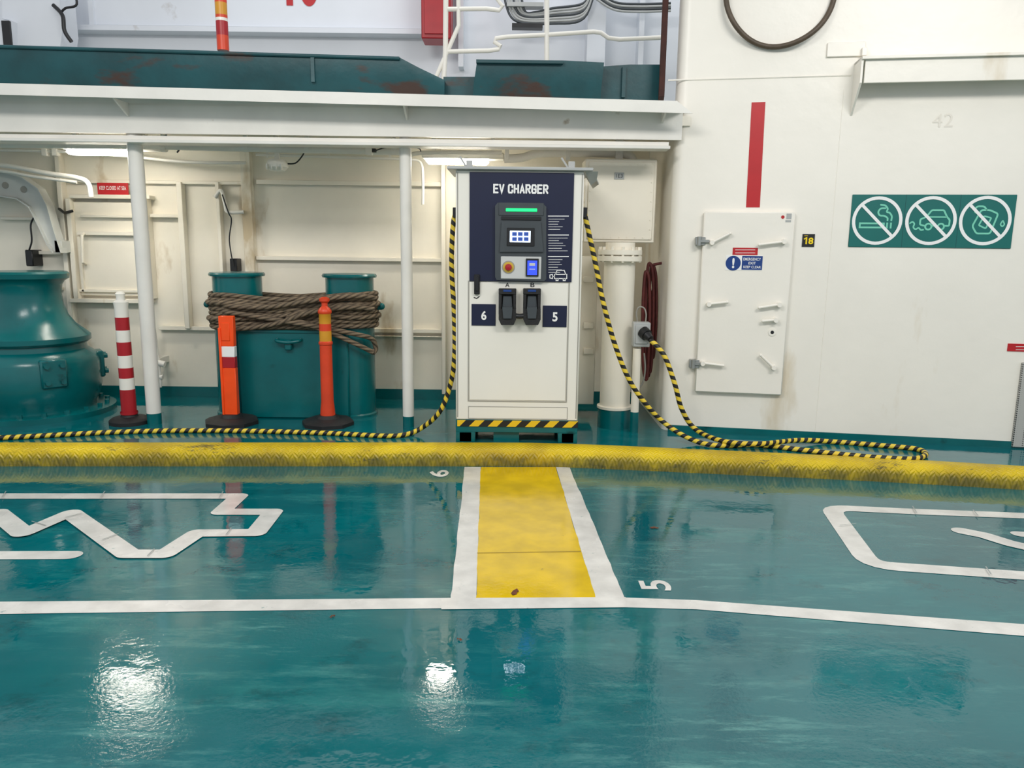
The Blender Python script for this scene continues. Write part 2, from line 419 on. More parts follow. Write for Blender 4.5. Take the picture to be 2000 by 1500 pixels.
AK = 0.1
front = [(-1100, 914), (-260, 912), (0, 911), (450, 911), (900, 911), (1100, 913), (1400, 926), (1700, 940), (2000, 957), (2250, 972), (3000, 1018)]
fp = smooth([FN.P(*p) for p in front], 6)
qs = []
for i, p in enumerate(fp):
    t = (fp[min(i + 1, len(fp) - 1)] - fp[max(i - 1, 0)]); t.z = 0; t.normalize(); qs.append(Vector((-t.y, t.x, 0)))
mid_line = [fp[i] + qs[i] * AK for i in range(len(fp))]
poly = [Vector((p.x, p.y, 0)) for p in mid_line]
poly += [Vector((10, poly[-1].y, 0)), Vector((10, 12, 0)), Vector((-11, 12, 0)), Vector((-11, poly[0].y, 0))]
mb = MB(); mb.prism(poly, (0, 0, -0.11))
solo('floor', mb, FLOOR, (0, 0, 0), 'raised teal painted side deck behind the kerb', kind='structure')

# right wall with rounded corner into the recess
plan = []
r = 0.09
plan.append(FW.pt(5.5, 0, 0))
for i in range(9):
    t = math.pi / 2 * i / 8
    plan.append(FW.pt(r - math.sin(t) * r, 0, -r + math.cos(t) * r))
pl_front = plan[:]
end = plan[-1]
plan += [Vector((end.x, YB, 0)), Vector((end.x + 0.1, YB, 0)), FW.pt(0.1 + r, 0, -0.2), FW.pt(5.5, 0, -0.2)]
mb = MB(); mb.prism(plan, (0, 0, 2.5))
top = [Vector((p.x, p.y, 2.5)) for p in pl_front] + [FW.pt(0.0, 2.5, -0.2), FW.pt(5.5, 2.5, -0.2)]
mb.prism(top, (0, 0, 2.9))
solo('wall_right', mb, WHITE, A, 'cream painted steel wall with rounded corner', kind='structure')
mb = MB(); mb.box(FW, 0.06, 5.5, 0, 0.05, 0.0, 0.012)
solo('baseboard_right', mb, TEAL, A, 'teal painted skirting on the steel wall', kind='structure')
mb = MB()
a = FW.px(1305, 157); b = FW.px(1662, 147)
mb.tube([FW.pt(*a, 0.002), FW.pt(*b, 0.002)], 0.006, 6)
a = FW.px(1650, 150); mb.tube([FW.pt(a[0], 0.05, 0.0), FW.pt(a[0], 2.7, 0.0)], 0.003, 6)
solo('trim_1', mb, WHITE, A, 'raised weld seams', kind='structure')

XR = end.x
mb = MB(); mb.box(FB, -9, XR + .1, 0, 2.5, -0.1, 0)
solo('wall_back', mb, WHITE2, (0, YB, 0), 'cream painted recess wall', kind='structure')
mb = MB(); mb.box(FB, -9, XR, 0, 0.1, 0, 0.012)
solo('baseboard_back', mb, TEAL, (0, YB, 0), 'teal painted skirting', kind='structure')
mb = MB(); mb.box(FG, -9, XR + .1, 6.26, YB, 2.45, 2.52)
solo('ceiling', mb, WHITE2, (0, 7, 2.45), 'cream painted recess ceiling', kind='structure')
ribs = [(352, 355, 362, 642), (478, 262, 497, 775), (427, 355, 434, 640), (118, 262, 127, 640), (862, 262, 870, 770)]
hor = [(500, 353, 870, 362), (500, 502, 870, 510), (310, 640, 870, 648), (130, 352, 478, 359), (292, 418, 352, 425), (500, 655, 870, 657), (0, 424, 118, 430), (60, 490, 118, 497), (-100, 560, 118, 566)]
mb = MB()
for x0, y0, x1, y1 in ribs: mb.pbox(FB, x0, y0, x1, y1, 0, 0.09, 0.004)
solo('trim_2', mb, WHITE2, (0, YB, 0), 'vertical stiffener bars on recess wall', kind='structure')
mb = MB()
for x0, y0, x1, y1 in hor: mb.pbox(FB, x0, y0, x1, y1, 0, 0.06, 0.004)
solo('trim_3', mb, WHITE2, (0, YB, 0), 'horizontal stiffener bars on recess wall', kind='structure')

# front beam over the recess
mb = MB()
FT = FY(6.26)
o = 0.26
def yline(x, ya, yb, xa=0, xb=1320): return ya + (yb - ya) * (x - xa) / (xb - xa)
topL = FT.px(-400, yline(-400, 163, 198), o)[1]; topR = FT.px(1325, 198, o)[1]
sL = FT.px(-400, 160, o)[0]; sR1 = FT.px(1322, 200, o)[0]; sR2 = FT.px(1353, 222, o)[0]
def beamtop(x): return topL + (topR - topL) * (x - sL) / (sR2 - sL)
tk = 0.03
fl = [(sL, -0.3), (sL, o - .012), (sR1, o - .012), (sR2, 0.0), (sR2, -0.3)]
up_ = [FT.pt(a, beamtop(a), b) for a, b in fl]; dn = [p - Vector((0, 0, tk)) for p in up_]
nn = len(fl)
mb.add(up_ + dn, [list(range(nn)), list(range(2 * nn - 1, nn - 1, -1))] + [(i, (i + 1) % nn, nn + (i + 1) % nn, nn + i) for i in range(nn)])
lipb = FT.px(1325, 221, o)[1]; liL = FT.px(-400, yline(-400, 185, 221), o)[1]
mb.prism([FT.pt(sL, liL, o), FT.pt(sR2, lipb, o), FT.pt(sR1, beamtop(sR1) + .002, o), FT.pt(sL, topL + .002, o)], (0, 0.011, 0))
wr = FT.px(1305, 280, 0)[0]
mb.box(FT, sL, wr + 0.1, 2.34, topR - 0.03, -0.02, 0.02)
mb.prism([FT.pt(sL, topR - .03, -.01), FT.pt(wr + .1, topR - .03, -.01), FT.pt(wr + .1, beamtop(wr) - .01, -.01), FT.pt(sL, topL - .01, -.01)], (0, -.02, 0))
zb0, zb1 = FT.px(700, 284, 0.09)[1], FT.px(700, 268, 0.09)[1]
mb.box(FT, sL, wr, zb0, zb0 + 0.025, -0.06, 0.1, 0.004)
mb.box(FT, sL, wr, zb0 + 0.025, zb1, 0.0, 0.03)
for gx in (238, 790, 1296):
    s_ = FT.px(gx, 215, 0.1)[0]
    mb.prism([FT.pt(s_, topR - .02, .02), FT.pt(s_, topR - .02, .24), FT.pt(s_, zb1 + .14, .02)], (0.015, 0, 0))
solo('trim_4', mb, BEAMW, (0, 6.26, 2.4), 'white painted steel beam with wide top flange', kind='structure')

# upper rear wall
FU = FY(9.2)
mb = MB()
mb.box(FU, -12, 4, 2.0, 6.5, -0.1, 0)
mb.pbox(FU, 170, -200, 835, 52, 0, 0.12)
mb.pbox(FU, 120, 52, 840, 62, 0, 0.2)
mb.pbox(FU, 165, -200, 174, 52, 0.1, 0.16)
mb.pbox(FU, 1150, -200, 1186, 130, 0, 0.3)
mb.pbox(FU, 1252, -200, 1262, 130, 0, 0.2)
mb.pbox(FU, 895, -200, 905, 130, 0, 0.2)
solo('wall_rear', mb, COOLW, (0, 9.2, 2), 'white painted steel casing with bluish daylight in its colour', kind='structure')
mb = MB()
mb.ptext('10', FU, 558, -75, 621, 12, 0.125, bold=0.045)
solo('painted_number', mb, REDS, FU.P(590, 12, .125), 'large red painted number on white casing', 'number', flat=True)

mb = MB()
s0 = FW.px(1290, 100, 0.0)[0]
mb.box(FW, s0 - 0.0, s0 + 0.045, FW.px(1295, 190)[1], 5.2, -0.15, 0.015, 0.004)
solo('trim_5', mb, RUST, FW.pt(s0, 2.8), 'rusted dark edge strip of the wall', kind='structure')

# teal bulwark plate above the beam
FTT = FY(6.5)
mb = MB()
def bul(pts_top, pts_bot, o0, o1, slope):
    n = len(pts_top)
    T = [FTT.P(x, y, o1) for x, y in pts_top]; Bm = [FTT.P(x, y, o1 - slope) for x, y in pts_bot]
    Mi = [T[i] + (FTT.P(*pts_bot[i], o1) - T[i]) * 0.68 for i in range(n)]
    for p in Bm: p.z = beamtop(p.x) + 0.001
    Tb = [p + FTT.n * (o0 - o1) for p in T]; Bb = [Vector((p.x, Tb[i].y, p.z)) for i, p in enumerate(Bm)]
    rows = [Tb, T, Mi, Bm, Bb]; vs = [p for rw in rows for p in rw]; fs = []
    for k in range(5):
        k2 = (k + 1) % 5
        for i in range(n - 1): fs.append((k * n + i, k * n + i + 1, k2 * n + i + 1, k2 * n + i))
    fs.append([k * n for k in range(5)]); fs.append([k * n + n - 1 for k in range(5)][::-1])
    mb.add(vs, fs)
bul([(-200, 84), (0, 88), (380, 98), (780, 112), (818, 132), (868, 156)], [(-200, 158), (0, 162), (380, 171), (780, 184), (820, 184), (868, 186)], -0.05, 0.1, 0.08)
bul([(866, 150), (932, 150)], [(866, 190), (932, 192)], -0.05, 0.0, 0.01)
bul([(932, 117), (1000, 117), (1100, 118), (1180, 122)], [(922, 186), (1000, 188), (1100, 190), (1172, 192)], -0.05, 0.15, 0.08)
bul([(1172, 130), (1230, 126), (1290, 126)], [(1172, 196), (1230, 198), (1290, 200)], -0.05, 0.02, 0.01)
mb.pbox(FTT, 930, 117, 1100, 123, -0.05, 0.19)
mb.tube([FTT.P(-200, 86, .11), FTT.P(0, 91, .11), FTT.P(780, 114, .11)], 0.014, 10)
mb.pbox(FTT, 607, 108, 614, 160, 0.0, 0.115)
mb.pbox(FTT, 1215, 130, 1222, 190, 0.0, 0.05)
solo('bulwark', mb, TEALD, FTT.P(600, 185), 'weathered teal steel bulwark with rust patches along the beam top', 'bulwark')

# ------------------------------------------------------------ posts
for (xt, xb, rpx, yb) in ((262, 302, 0.058, 832), (790, 798, 0.047, 838)):
    gp = G(xb, yb - 6)
    mb = MB()
    zt = 2.36
    c = Vector((gp.x, 6.32, 0))
    c.x = FY(6.32).px(xb, yb - 8)[0]
    mb.lathe(c, [(0, 0, 0), (rpx, 0, 0), (rpx, .09, 0), (rpx, .091, 1), (rpx, zt, 1), (0, zt, 1)], 32)
    solo('support_post', mb, [TEAL, BEAMW], c, 'white painted round steel post with teal foot' if rpx > .05 else 'thinner white painted round steel post with chipped teal foot', 'post', group='recess support posts')

# ------------------------------------------------------------ curb
mb = MB(); n = 18; vs = []; fs = []; uvs = []; Lc = 0; LL = []; TOPZ = 0.02
for i, p in enumerate(fp):
    q = qs[i]
    if i: Lc += (p - fp[i - 1]).length
    LL.append(Lc)
    for k in range(n + 1):
        th = math.pi * k / n
        cx = -math.copysign(abs(math.cos(th)) ** 0.9, math.cos(th)); sy = abs(math.sin(th)) ** 0.48
        b0 = p.z if k <= n // 2 else -0.01
        z = b0 + (TOPZ - b0) * sy
        vs.append(Vector((p.x, p.y, 0)) + q * (AK + cx * AK) + Vector((0, 0, z)))
for i in range(len(fp) - 1):
    for k in range(n):
        fs.append((i * (n + 1) + k, i * (n + 1) + k + 1, (i + 1) * (n + 1) + k + 1, (i + 1) * (n + 1) + k))
        v0 = k / n * .36; v1 = (k + 1) / n * .36
        uvs.append(((LL[i], v0), (LL[i], v1), (LL[i + 1], v1), (LL[i + 1], v0)))
mb.add(vs, fs, 0, uvs)
solo('curb', mb, CURB, FN.P(1000, 912), 'rounded yellow tread-plate curb with worn scuffed paint', 'curb')

# ------------------------------------------------------------ floor markings
Z = 0.002
def N(x, y, z=Z): return FN.P(x, y, z)
mb = MB()
def edge(a, b, n=26, j=1.1):
    return [(a[0] + (b[0] - a[0]) * i / n + random.uniform(-j, j), a[1] + (b[1] - a[1]) * i / n) for i in range(n + 1)]
mb.poly([N(x, y) for x, y in edge((908, 912), (880, 1172)) + [(930, 1172), (939, 912)]])
mb.poly([N(x, y) for x, y in edge((1112, 912), (1222, 1172)) + [(1164, 1172), (1086, 912)]])
mb.poly([N(x, y, Z + .001) for x, y in ((862, 1168), (1222, 1166), (1222, 1186), (862, 1190))])
mb.poly([N(x, y, Z + .0004) for x, y in edge((939, 912), (930, 1170)) + edge((1164, 1170), (1086, 912))], 1)
mb.poly([N(x, y, Z + .0008) for x, y in ((932, 1079), (1134, 1076), (1135, 1078), (932, 1081))], 2)
solo('walkway_marking', mb, [LWHITE, PATHY, paint('seam_brown', lin(168, 138, 16), .4)], N(1030, 1040), 'yellow painted walkway strip bordered in white', 'floor marking', flat=True)
mb = MB()
mb.poly([N(x, y) for x, y in ((-400, 1178), (0, 1175), (862, 1168), (862, 1188), (0, 1199), (-400, 1203))])
mb.poly([N(x, y) for x, y in ((1222, 1167), (1360, 1172), (2000, 1219), (2300, 1240), (2300, 1265), (2000, 1242), (1360, 1190), (1222, 1186))])
solo('parking_line', mb, LWHITE, N(1000, 1180), 'long white painted bay line', 'floor marking', flat=True)
def gs(pts): return [FN.px(x, y, Z) for x, y in pts]
W_ = .118
def ticks(lst):
    for (x0, y0, x1, y1) in lst:
        a = FN.px(x0, y0); b = FN.px(x1, y1); mb.stroke(FN, [a, b], .006, Z + .011, mi=1, rnd=False)
mb = MB()
mb.rstroke(FN, gs([(-150, 969), (0, 969), (466, 969), (432, 1000), (533, 1000), (500, 1041), (385, 1042), (322, 1083), (250, 1083), (138, 1003), (45, 1043), (-6, 1002), (-60, 1040), (-150, 1040)]), W_, Z)
mb.rstroke(FN, gs([(-150, 1085), (138, 1084)]), W_ * .95, Z)
ticks([(12, 963, 4, 975), (205, 963, 196, 975), (436, 963, 428, 976), (160, 1006, 128, 1014), (232, 1046, 200, 1058), (302, 1076, 288, 1090), (452, 1035, 442, 1048), (62, 1022, 90, 1030)])
solo('car_pictogram', mb, [LWHITE, SEAM], N(270, 1030), 'white painted electric car outline marking', 'floor marking', flat=True)
mb = MB()
mb.stroke(FN, gs([(2250, 1020), (2000, 1007), (1785, 999), (1620, 991), (1700, 1103), (2000, 1124), (2250, 1140)]), W_, Z, rad=.13)
mb.rstroke(FN, gs([(1880, 1037), (1920, 1045), (1975, 1062), (2010, 1070), (2060, 1064), (2120, 1085)]), W_, Z)
mb.rstroke(FN, gs([(1992, 1043), (2120, 1052)]), W_ * .8, Z)
ticks([(1782, 992, 1790, 1005), (1640, 1030, 1672, 1026), (1925, 1111, 1935, 1126), (1900, 999, 1910, 1011)])
solo('car_pictogram', mb, [LWHITE, SEAM], N(1850, 1060), 'white painted vehicle outline marking with rounded corner', 'floor marking', flat=True)
mb = MB(); mb.ptext('6', FN, 838, 918, 876, 931, Z, rot=90, bold=0.02)
solo('bay_number', mb, LWHITE, N(857, 923), 'small white painted digit six on the deck', 'floor marking', flat=True)
mb = MB(); mb.ptext('5', FN, 1250, 1133, 1309, 1153, Z, rot=90, bold=0.02)
solo('bay_number', mb, LWHITE, N(1280, 1143), 'white painted digit five on the deck', 'floor marking', flat=True)
for i, (x_, y_, sz) in enumerate(((1278, 1031, .028), (1006, 1157, .035), (898, 1249, .014), (649, 1204, .015))):
    c = N(x_, y_, .004); mb = MB(); a0 = i * 1.3
    k_ = [(1, 0, .004), (.55, .4, .0), (.1, .3, .006), (-.4, .45, .0), (-1, .05, .003), (-.5, -.35, 0), (0, -.3, .005), (.5, -.4, 0)]
    mb.poly([c + Vector(((u * math.cos(a0) - v * math.sin(a0)) * sz, (u * math.sin(a0) + v * math.cos(a0)) * sz, w_)) for u, v, w_ in k_])
    solo('fallen_leaf', mb, LEAF, c, 'small brown dead leaf on the wet deck', 'leaf', group='leaves on the deck', flat=True)

# ------------------------------------------------------------ charger
YC = 5.82
FC = FY(YC)
base = FC.P(1011, 868)
base.z = 0
T = Thing('ev_charger', 'white cabinet electric vehicle charger with navy panel on teal feet', 'ev charger', base)
x0c, x1c = FC.px(890, 578)[0], FC.px(1135, 578)[0]
zb, zt = FC.px(1011, 821)[1], FC.px(1011, 333)[1]
DC = 0.58
mb = MB(); mb.box(FC, x0c, x1c, zb, zt, -DC, 0, 0.008)
for (q0, q1, q2, q3) in ((x0c + .012, x0c + .018, zb + .02, zt - .02), (x1c - .018, x1c - .012, zb + .02, zt - .02)):
    mb.box(FC, q0, q1, q2, q3, 0, 0.003, mi=1)
cab = T.part('cabinet', mb, [CHW, MGREY])
mb = MB()
zr = zt
mb.box(FC, x0c - .06, x1c + .06, zr, zr + .022, -DC - .02, .05, 0.004)
mb.prism([FC.pt(x1c + .06, zr + .02, -.05), FC.pt(x1c + .12, zr - .07, -.12), FC.pt(x1c + .12, zr - .07, -.56), FC.pt(x1c + .06, zr + .02, -.56)], (0, 0, -.012))
mb.prism([FC.pt(x1c + .002, zr, .0), FC.pt(x1c + .1, zr - .0, -.0), FC.pt(x1c + .1, zr - .06, -.1), FC.pt(x1c + .06, zr - .09, -.1)], (0, .01, 0))
for lx in (x0c + .06, x1c - .1):
    mb.box(FC, lx, lx + .05, zr + .02, zr + .1, -.3, -.29)
    mb.tube([FC.pt(lx, zr + .05, -.3), FC.pt(lx - .05, zr + .13, -.34)], .008, 8)
T.part('roof', mb, LGREY, 'light grey overhanging rain roof')
mb = MB(); mb.pbox(FC, 917, 337, 1119, 550, 0, 0.012, 0.002)
pan = T.part('front_panel', mb, NAVY, 'navy blue front panel')
mb = MB()
GL = {'E': [[(1, 1), (0, 1), (0, 0), (1, 0)], [(0, .52), (.85, .52)]], 'V': [[(0, 1), (.5, 0), (1, 1)]],
      'C': [[(1, .70), (1, .88), (.85, 1), (.15, 1), (0, .85), (0, .15), (.15, 0), (.85, 0), (1, .12), (1, .30)]],
      'H': [[(0, 0), (0, 1)], [(1, 0), (1, 1)], [(0, .5), (1, .5)]], 'A': [[(0, 0), (.5, 1), (1, 0)], [(.2, .3), (.8, .3)]],
      'R': [[(0, 0), (0, 1), (.8, 1), (1, .85), (1, .62), (.8, .48), (0, .48)], [(.5, .48), (1, 0)]],
      'G': [[(1, .75), (1, .88), (.85, 1), (.15, 1), (0, .85), (0, .15), (.15, 0), (.85, 0), (1, .12), (1, .48), (.55, .48)]]}
xa, xb_, za, zb_ = FC.rect(965, 361.5, 1070, 376.5, .0135)
word = 'EV CHARGER'; wid = (xb_ - xa) / (len(word) - .82); k = 0; adv = 0
for ch in word:
    if ch == ' ': adv += wid * .5; continue
    gw = wid * .62; k += 1
    for st in GL[ch]:
        tall = [(xa + adv + u * gw, za + v * (zb_ - za)) for u, v in st]
        mb.stroke(FC, tall, .0128, .0135 + .00015 * k, rnd=False)
        for e in (tall[0], tall[-1]): mb.disc(FC, e[0], e[1], .0064, .0136 + .00015 * k, n=12)
    adv += wid
T.part('lettering', mb, WHT, 'white EV CHARGER lettering', pan, flat=True)
mb = MB()
y = 422
for blk in (5, 6, 6):
    mb.stroke(FC, [FC.px(1070, y, .0135), FC.px(1111, y, .0135)], .006, .0135, rnd=False); y += 6
    for i in range(blk):
        mb.stroke(FC, [FC.px(1071, y, .0135), FC.px(1071 + random.uniform(18, 38), y, .0135)], .0032, .0135, rnd=False); y += 5
    y += 6
cpx = lambda pts: [FC.px(x, y, .0135) for x, y in pts]
mb.stroke(FC, cpx([(1085, 536), (1088, 528), (1102, 528), (1105, 536)]), .006, .0135)
mb.stroke(FC, cpx([(1083, 536), (1107, 536), (1107, 544), (1083, 544)]), .006, .0135, closed=True)
mb.stroke(FC, cpx([(1086, 544), (1086, 548), (1090, 548), (1090, 544)]), .006, .0135)
mb.stroke(FC, cpx([(1100, 544), (1100, 548), (1104, 548), (1104, 544)]), .006, .0135)
mb.stroke(FC, cpx([(1083, 540), (1079, 540)]), .005, .0135)
mb.stroke(FC, cpx([(1079, 536), (1074, 537), (1074, 543), (1079, 544)]), .006, .0135, closed=True)
T.part('printed_instructions', mb, WHT, 'small white printed lines and car with plug icon', pan, flat=True)
mb = MB()
mb.pprism(FC, [(972, 396), (1061, 398), (1067, 404), (1067, 545), (1063, 549), (970, 547), (967, 541), (967, 402)], 0.01, 0.045, 0)
mb.pbox(FC, 979, 423, 1057, 430, 0.04, 0.052, 0.002, 1)
mb.pprism(FC, [(980, 433), (1056, 433), (1061, 492), (976, 492)], 0.04, 0.062, 0)
mb.pbox(FC, 974, 396, 1062, 421, 0.04, 0.052, 0.003, 0)
mod = T.part('control_module', mb, [GREYP, BLACKP], 'dark grey control module')
mb = MB(); mb.pbox(FC, 988, 407, 1049, 413, 0.05, 0.058, 0.003)
T.part('status_light', mb, GREENLED, 'green glowing status bar', mod)
mb = MB(); mb.pbox(FC, 990, 445, 1044, 481, 0.05, 0.068, 0.003, 0); mb.pbox(FC, 996, 451, 1036, 473, 0.06, 0.0705, 0, 1)
for i in range(3):
    for j in range(2): mb.pbox(FC, 1000 + i * 11.5, 453 + j * 10, 1009.5 + i * 11.5, 461 + j * 10, 0.07, 0.072, 0, 2)
T.part('touch_screen', mb, [BLACKP, SCREEN, SCRB], 'glowing white screen with blue tiles', mod)
mb = MB(); mb.pbox(FC, 978, 501, 1057, 545, 0.04, 0.053, 0.004)
T.part('switch_plate', mb, PLATEG, 'pale plate of emergency stop and reader', mod)
mb = MB(); p = FC.px(993, 522, .06)
mb.lathe(FC.pt(*p, .05), [(0, 0, 2), (.048, 0, 2), (.048, .005, 2), (.040, .0055, 1), (.040, .007, 1), (.025, .0075, 0), (.025, .02, 0), (.022, .028, 0), (.0, .031, 0)], 28, FC.n)
T.part('emergency_stop', mb, [RED, paint('pale_gold', lin(205, 172, 60), .4), MGREY], 'small red stop button on pale golden ring', mod)
mb = MB(); mb.pbox(FC, 1027, 505, 1052, 540, 0.05, 0.066, 0.002, 0); mb.pbox(FC, 1030, 509, 1049, 537, 0.06, 0.068, 0, 1)
mb.pbox(FC, 1034, 514, 1045, 519, 0.067, 0.0695, 0, 2); mb.pbox(FC, 1034, 525, 1045, 526.5, 0.067, 0.0695, 0, 2)
T.part('card_reader', mb, [BLACKP, BLULED, PLATEG], 'blue lit card reader', mod)
mb = MB()
mb.pbox(FC, 917, 552, 1107, 782, 0, 0.006, 0.002)
def outline(F, x0, y0, x1, y1, w, off, mi):
    a, b, c, d = F.rect(x0, y0, x1, y1, off)
    mb.stroke(F, [(a, c), (b, c), (b, d), (a, d)], w, off, True, mi, False)
outline(FC, 915, 550, 1109, 784, .006, .0065, 1)
outline(FC, 915, 795, 1108, 818, .004, .002, 1)
low = T.part('service_door', mb, [CHW, MGREY], 'white lower service door')
mb = MB(); mb.pbox(FC, 926, 536, 937, 575, 0.006, 0.03, 0.004); mb.pbox(FC, 928, 540, 935, 568, 0.03, 0.045, 0.003)
T.part('door_handle', mb, BLACKP, 'black swing handle', low)
for (x_, ch) in ((987, 'A'), (1036, 'B')):
    mb = MB(); mb.ptext(ch, FC, x_, 552, x_ + 8, 560.5, 0.009, bold=.01)
    T.part('socket_letter', mb, BLACKP, 'black letter ' + ch, low, flat=True)
mb = MB(); mb.stroke(FC, [FC.px(926, 581, .0085), FC.px(931, 583, .0085), FC.px(936, 579, .0085)], .007, .0085)
T.part('lock_symbol', mb, BLACKP, 'small black curved arrow', low, flat=True)
for (a0, b0, ch) in ((921, 594, '6'), (1060, 597, '5')):
    mb = MB(); mb.pbox(FC, a0, b0, a0 + 47, b0 + 42, 0.004, 0.012, 0.001)
    pl = T.part('number_plate', mb, NAVY, 'navy plate with white ' + ch)
    mb = MB(); mb.ptext(ch, FC, a0 + 19, b0 + 13, a0 + 29, b0 + 31, 0.0135, bold=.03)
    T.part('digit', mb, WHT, parent=pl, flat=True)
for a0 in (974, 1022):
    mb = MB()
    mb.pbox(FC, a0, 564, a0 + 34, 614, 0.002, 0.03)
    for q in ((a0, 564, a0 + 6, 614), (a0 + 28, 564, a0 + 34, 614)): mb.pbox(FC, *q, 0.004, 0.075, 0.004)
    mb.pbox(FC, a0, 564, a0 + 34, 575, 0.004, 0.08, 0.004)
    mb.pprism(FC, [(a0, 603), (a0 + 34, 603), (a0 + 34, 624), (a0 + 29, 635), (a0 + 5, 635), (a0, 624)], 0.004, 0.085)
    hs = T.part('connector_holster', mb, RUBBER, 'black connector holster')
    mb = MB(); mb.pbox(FC, a0 + 9, 566, a0 + 25, 570, 0.078, 0.083, 0.001, 1)
    mb.pprism(FC, [(a0 + 9, 578), (a0 + 25, 578), (a0 + 27, 604), (a0 + 7, 604)], 0.02, 0.05)
    mb.pprism(FC, [(a0 + 7, 600), (a0 + 27, 600), (a0 + 25, 622), (a0 + 9, 622)], 0.03, 0.1)
    T.part('plug_handle', mb, [GREYP, BLUE], 'dark plug body with blue tag', hs)
mb = MB(); mb.tube(smooth([FC.P(1004, 616, .06), FC.P(1015, 618, .07), FC.P(1028, 616, .06)], 6), .02, 12)
T.part('holster_link', mb, BLACKP, 'black bar between the holsters')
mb = MB(); mb.pbox(FC, 893, 822, 1129, 834, -0.02, 0.008, 0.001)
T.part('hazard_strip', mb, HAZ, 'black and yellow hazard strip')
mb = MB()
zf2 = FC.px(1010, 845)[1]
mb.box(FC, x0c, x1c, zf2, zb, -DC, -0.0, 0.003)
for sx in (x0c, x1c - .15):
    mb.box(FC, sx, sx + .15, 0, zf2, -0.1, 0, 0.003); mb.box(FC, sx, sx + .15, 0, zf2, -DC, -DC + .1, 0.003)
    mb.box(FC, sx + .03, sx + .12, 0, zf2, -DC, 0)
mb.box(FC, x0c, x1c, 0, 0.02, -0.5, -.44)
mb.box(FC, -0.14, .06, 0.0, zf2, -0.22, -.03)
T.part('base_frame', mb, TEAL, 'teal forklift base frame')
for q in ((884, 405, 893, 425), (1137, 405, 1147, 425)):
    mb = MB(); mb.pbox(FC, *q, -0.2, -0.1, .004)
    T.part('cable_gland', mb, BLACKP, 'black cable entry gland')

# ------------------------------------------------------------ charging cables
def air(lst): return [FY(Y).P(x, y) for x, y, Y in lst]
rc = .0195
pL = air([(892, 412, 5.97), (885, 440, 5.96), (882, 520, 5.96), (887, 610, 5.94), (888, 690, 5.92), (880, 750, 5.93), (858, 805, 5.95)])
pL += [G(820, 838, .05), G(785, 850, rc), G(740, 851, rc), (G(640, 846, rc)), G(500, 842, rc), G(350, 841, rc), G(200, 845, rc), G(0, 855, rc), G(-250, 862, rc)]
mb = MB(); mb.tube(smooth(pL, 10), rc, 12)
solo('charging_cable', mb, CABLE, G(785, 850), 'black and yellow spiral striped cable lying along the curb', 'cable', group='charger cables')
pR = air([(1142, 418, 5.97), (1150, 455, 5.97), (1163, 515, 5.97), (1178, 590, 5.97), (1200, 670, 5.97), (1228, 740, 5.97), (1262, 790, 5.97), (1300, 828, 5.97)])
pR += [G(1350, 858, .04), G(1400, 870, rc), G(1480, 869, rc), G(1560, 878, rc), G(1640, 887, rc), G(1720, 894, rc), G(1785, 896, rc), G(1808, 888, rc), G(1790, 877, rc), G(1720, 870, rc), G(1630, 863, rc), G(1560, 860, rc + .02), G(1480, 867, rc + .04), G(1410, 861, .05)]
pR += air([(1358, 838, 6.0), (1332, 800, 6.0), (1318, 750, 6.0), (1300, 700, 6.03), (1283, 676, 6.06), (1270, 664, 6.1)])
mb = MB(); mb.tube(smooth(pR, 10), rc, 12)
solo('charging_cable', mb, CABLE, G(1400, 870), 'black and yellow striped cable looping on deck to a wall socket', 'cable', group='charger cables')

# ------------------------------------------------------------ capstan
YCap = 6.75; FK = FY(YCap)
cc = FK.P(75, 800); cc.z = 0
def rp(r_, y_): return (r_ / 222.0, max(0, FK.px(75, y_)[1]))
T = Thing('mooring_capstan', 'large teal painted mooring capstan with flared drum and chipped rim', 'capstan', cc)
mb = MB()
prof = [rp(104, 786), rp(112, 772), rp(117, 752), rp(117, 702), rp(110, 690), rp(96, 680), rp(94, 668)]
mb.lathe(cc, [(0.0, 0.05)] + [(.47, .05)] + prof + [(0, prof[-1][1])], 56)
mb.lathe(cc, [(.475, .17), (.49, .18), (.49, .2), (.475, .21)], 56)
T.part('gear_housing', mb, TEAL)
mb = MB()
pr = [rp(98, 669), rp(104, 664), rp(104, 655), rp(94, 646), rp(78, 632), rp(67, 615), rp(61, 595), rp(59, 575), rp(61, 556), rp(66, 548), rp(74, 543)]
mb.lathe(cc, [(0, pr[0][1])] + [(a, b, 0) for a, b in pr[:-1]] + [(pr[-1][0], pr[-1][1], 1), (.34, FK.px(75, 534)[1], 1), (.32, FK.px(75, 530)[1], 0), (0, FK.px(75, 530)[1], 0)], 56)
T.part('drum', mb, [TEAL, TEALRIM])
mb = MB()
mb.lathe(cc, [(0, 0), (.63, 0), (.63, .045), (.6, .05), (0, .05)], 56)
for i in range(20):
    t = 2 * math.pi * i / 20; p = cc + Vector((math.cos(t) * .56, math.sin(t) * .56, .05)); mb.cyl(p, p + Vector((0, 0, .03)), .022, n=6)
T.part('base_flange', mb, TEAL)
for i, ang in enumerate((-2.05, -0.75, 0.6)):
    mb = MB(); d_ = Vector((math.cos(ang), math.sin(ang), 0)); t_ = Vector((-d_.y, d_.x, 0))
    F_ = Frame(cc + d_ * .5, t_, (0, 0, 1))
    sg = 1 if F_.n.dot(d_) > 0 else -1
    mb.box(F_, -.1, .1, .28, .52, -.06 * sg, .05 * sg, .012)
    for (u_, v_) in ((-.06, .33), (.06, .33), (-.06, .47), (.06, .47)):
        mb.cyl(F_.pt(u_, v_, .04 * sg), F_.pt(u_, v_, .08 * sg), .022, n=6)
    T.part('bolted_lug', mb, TEAL)

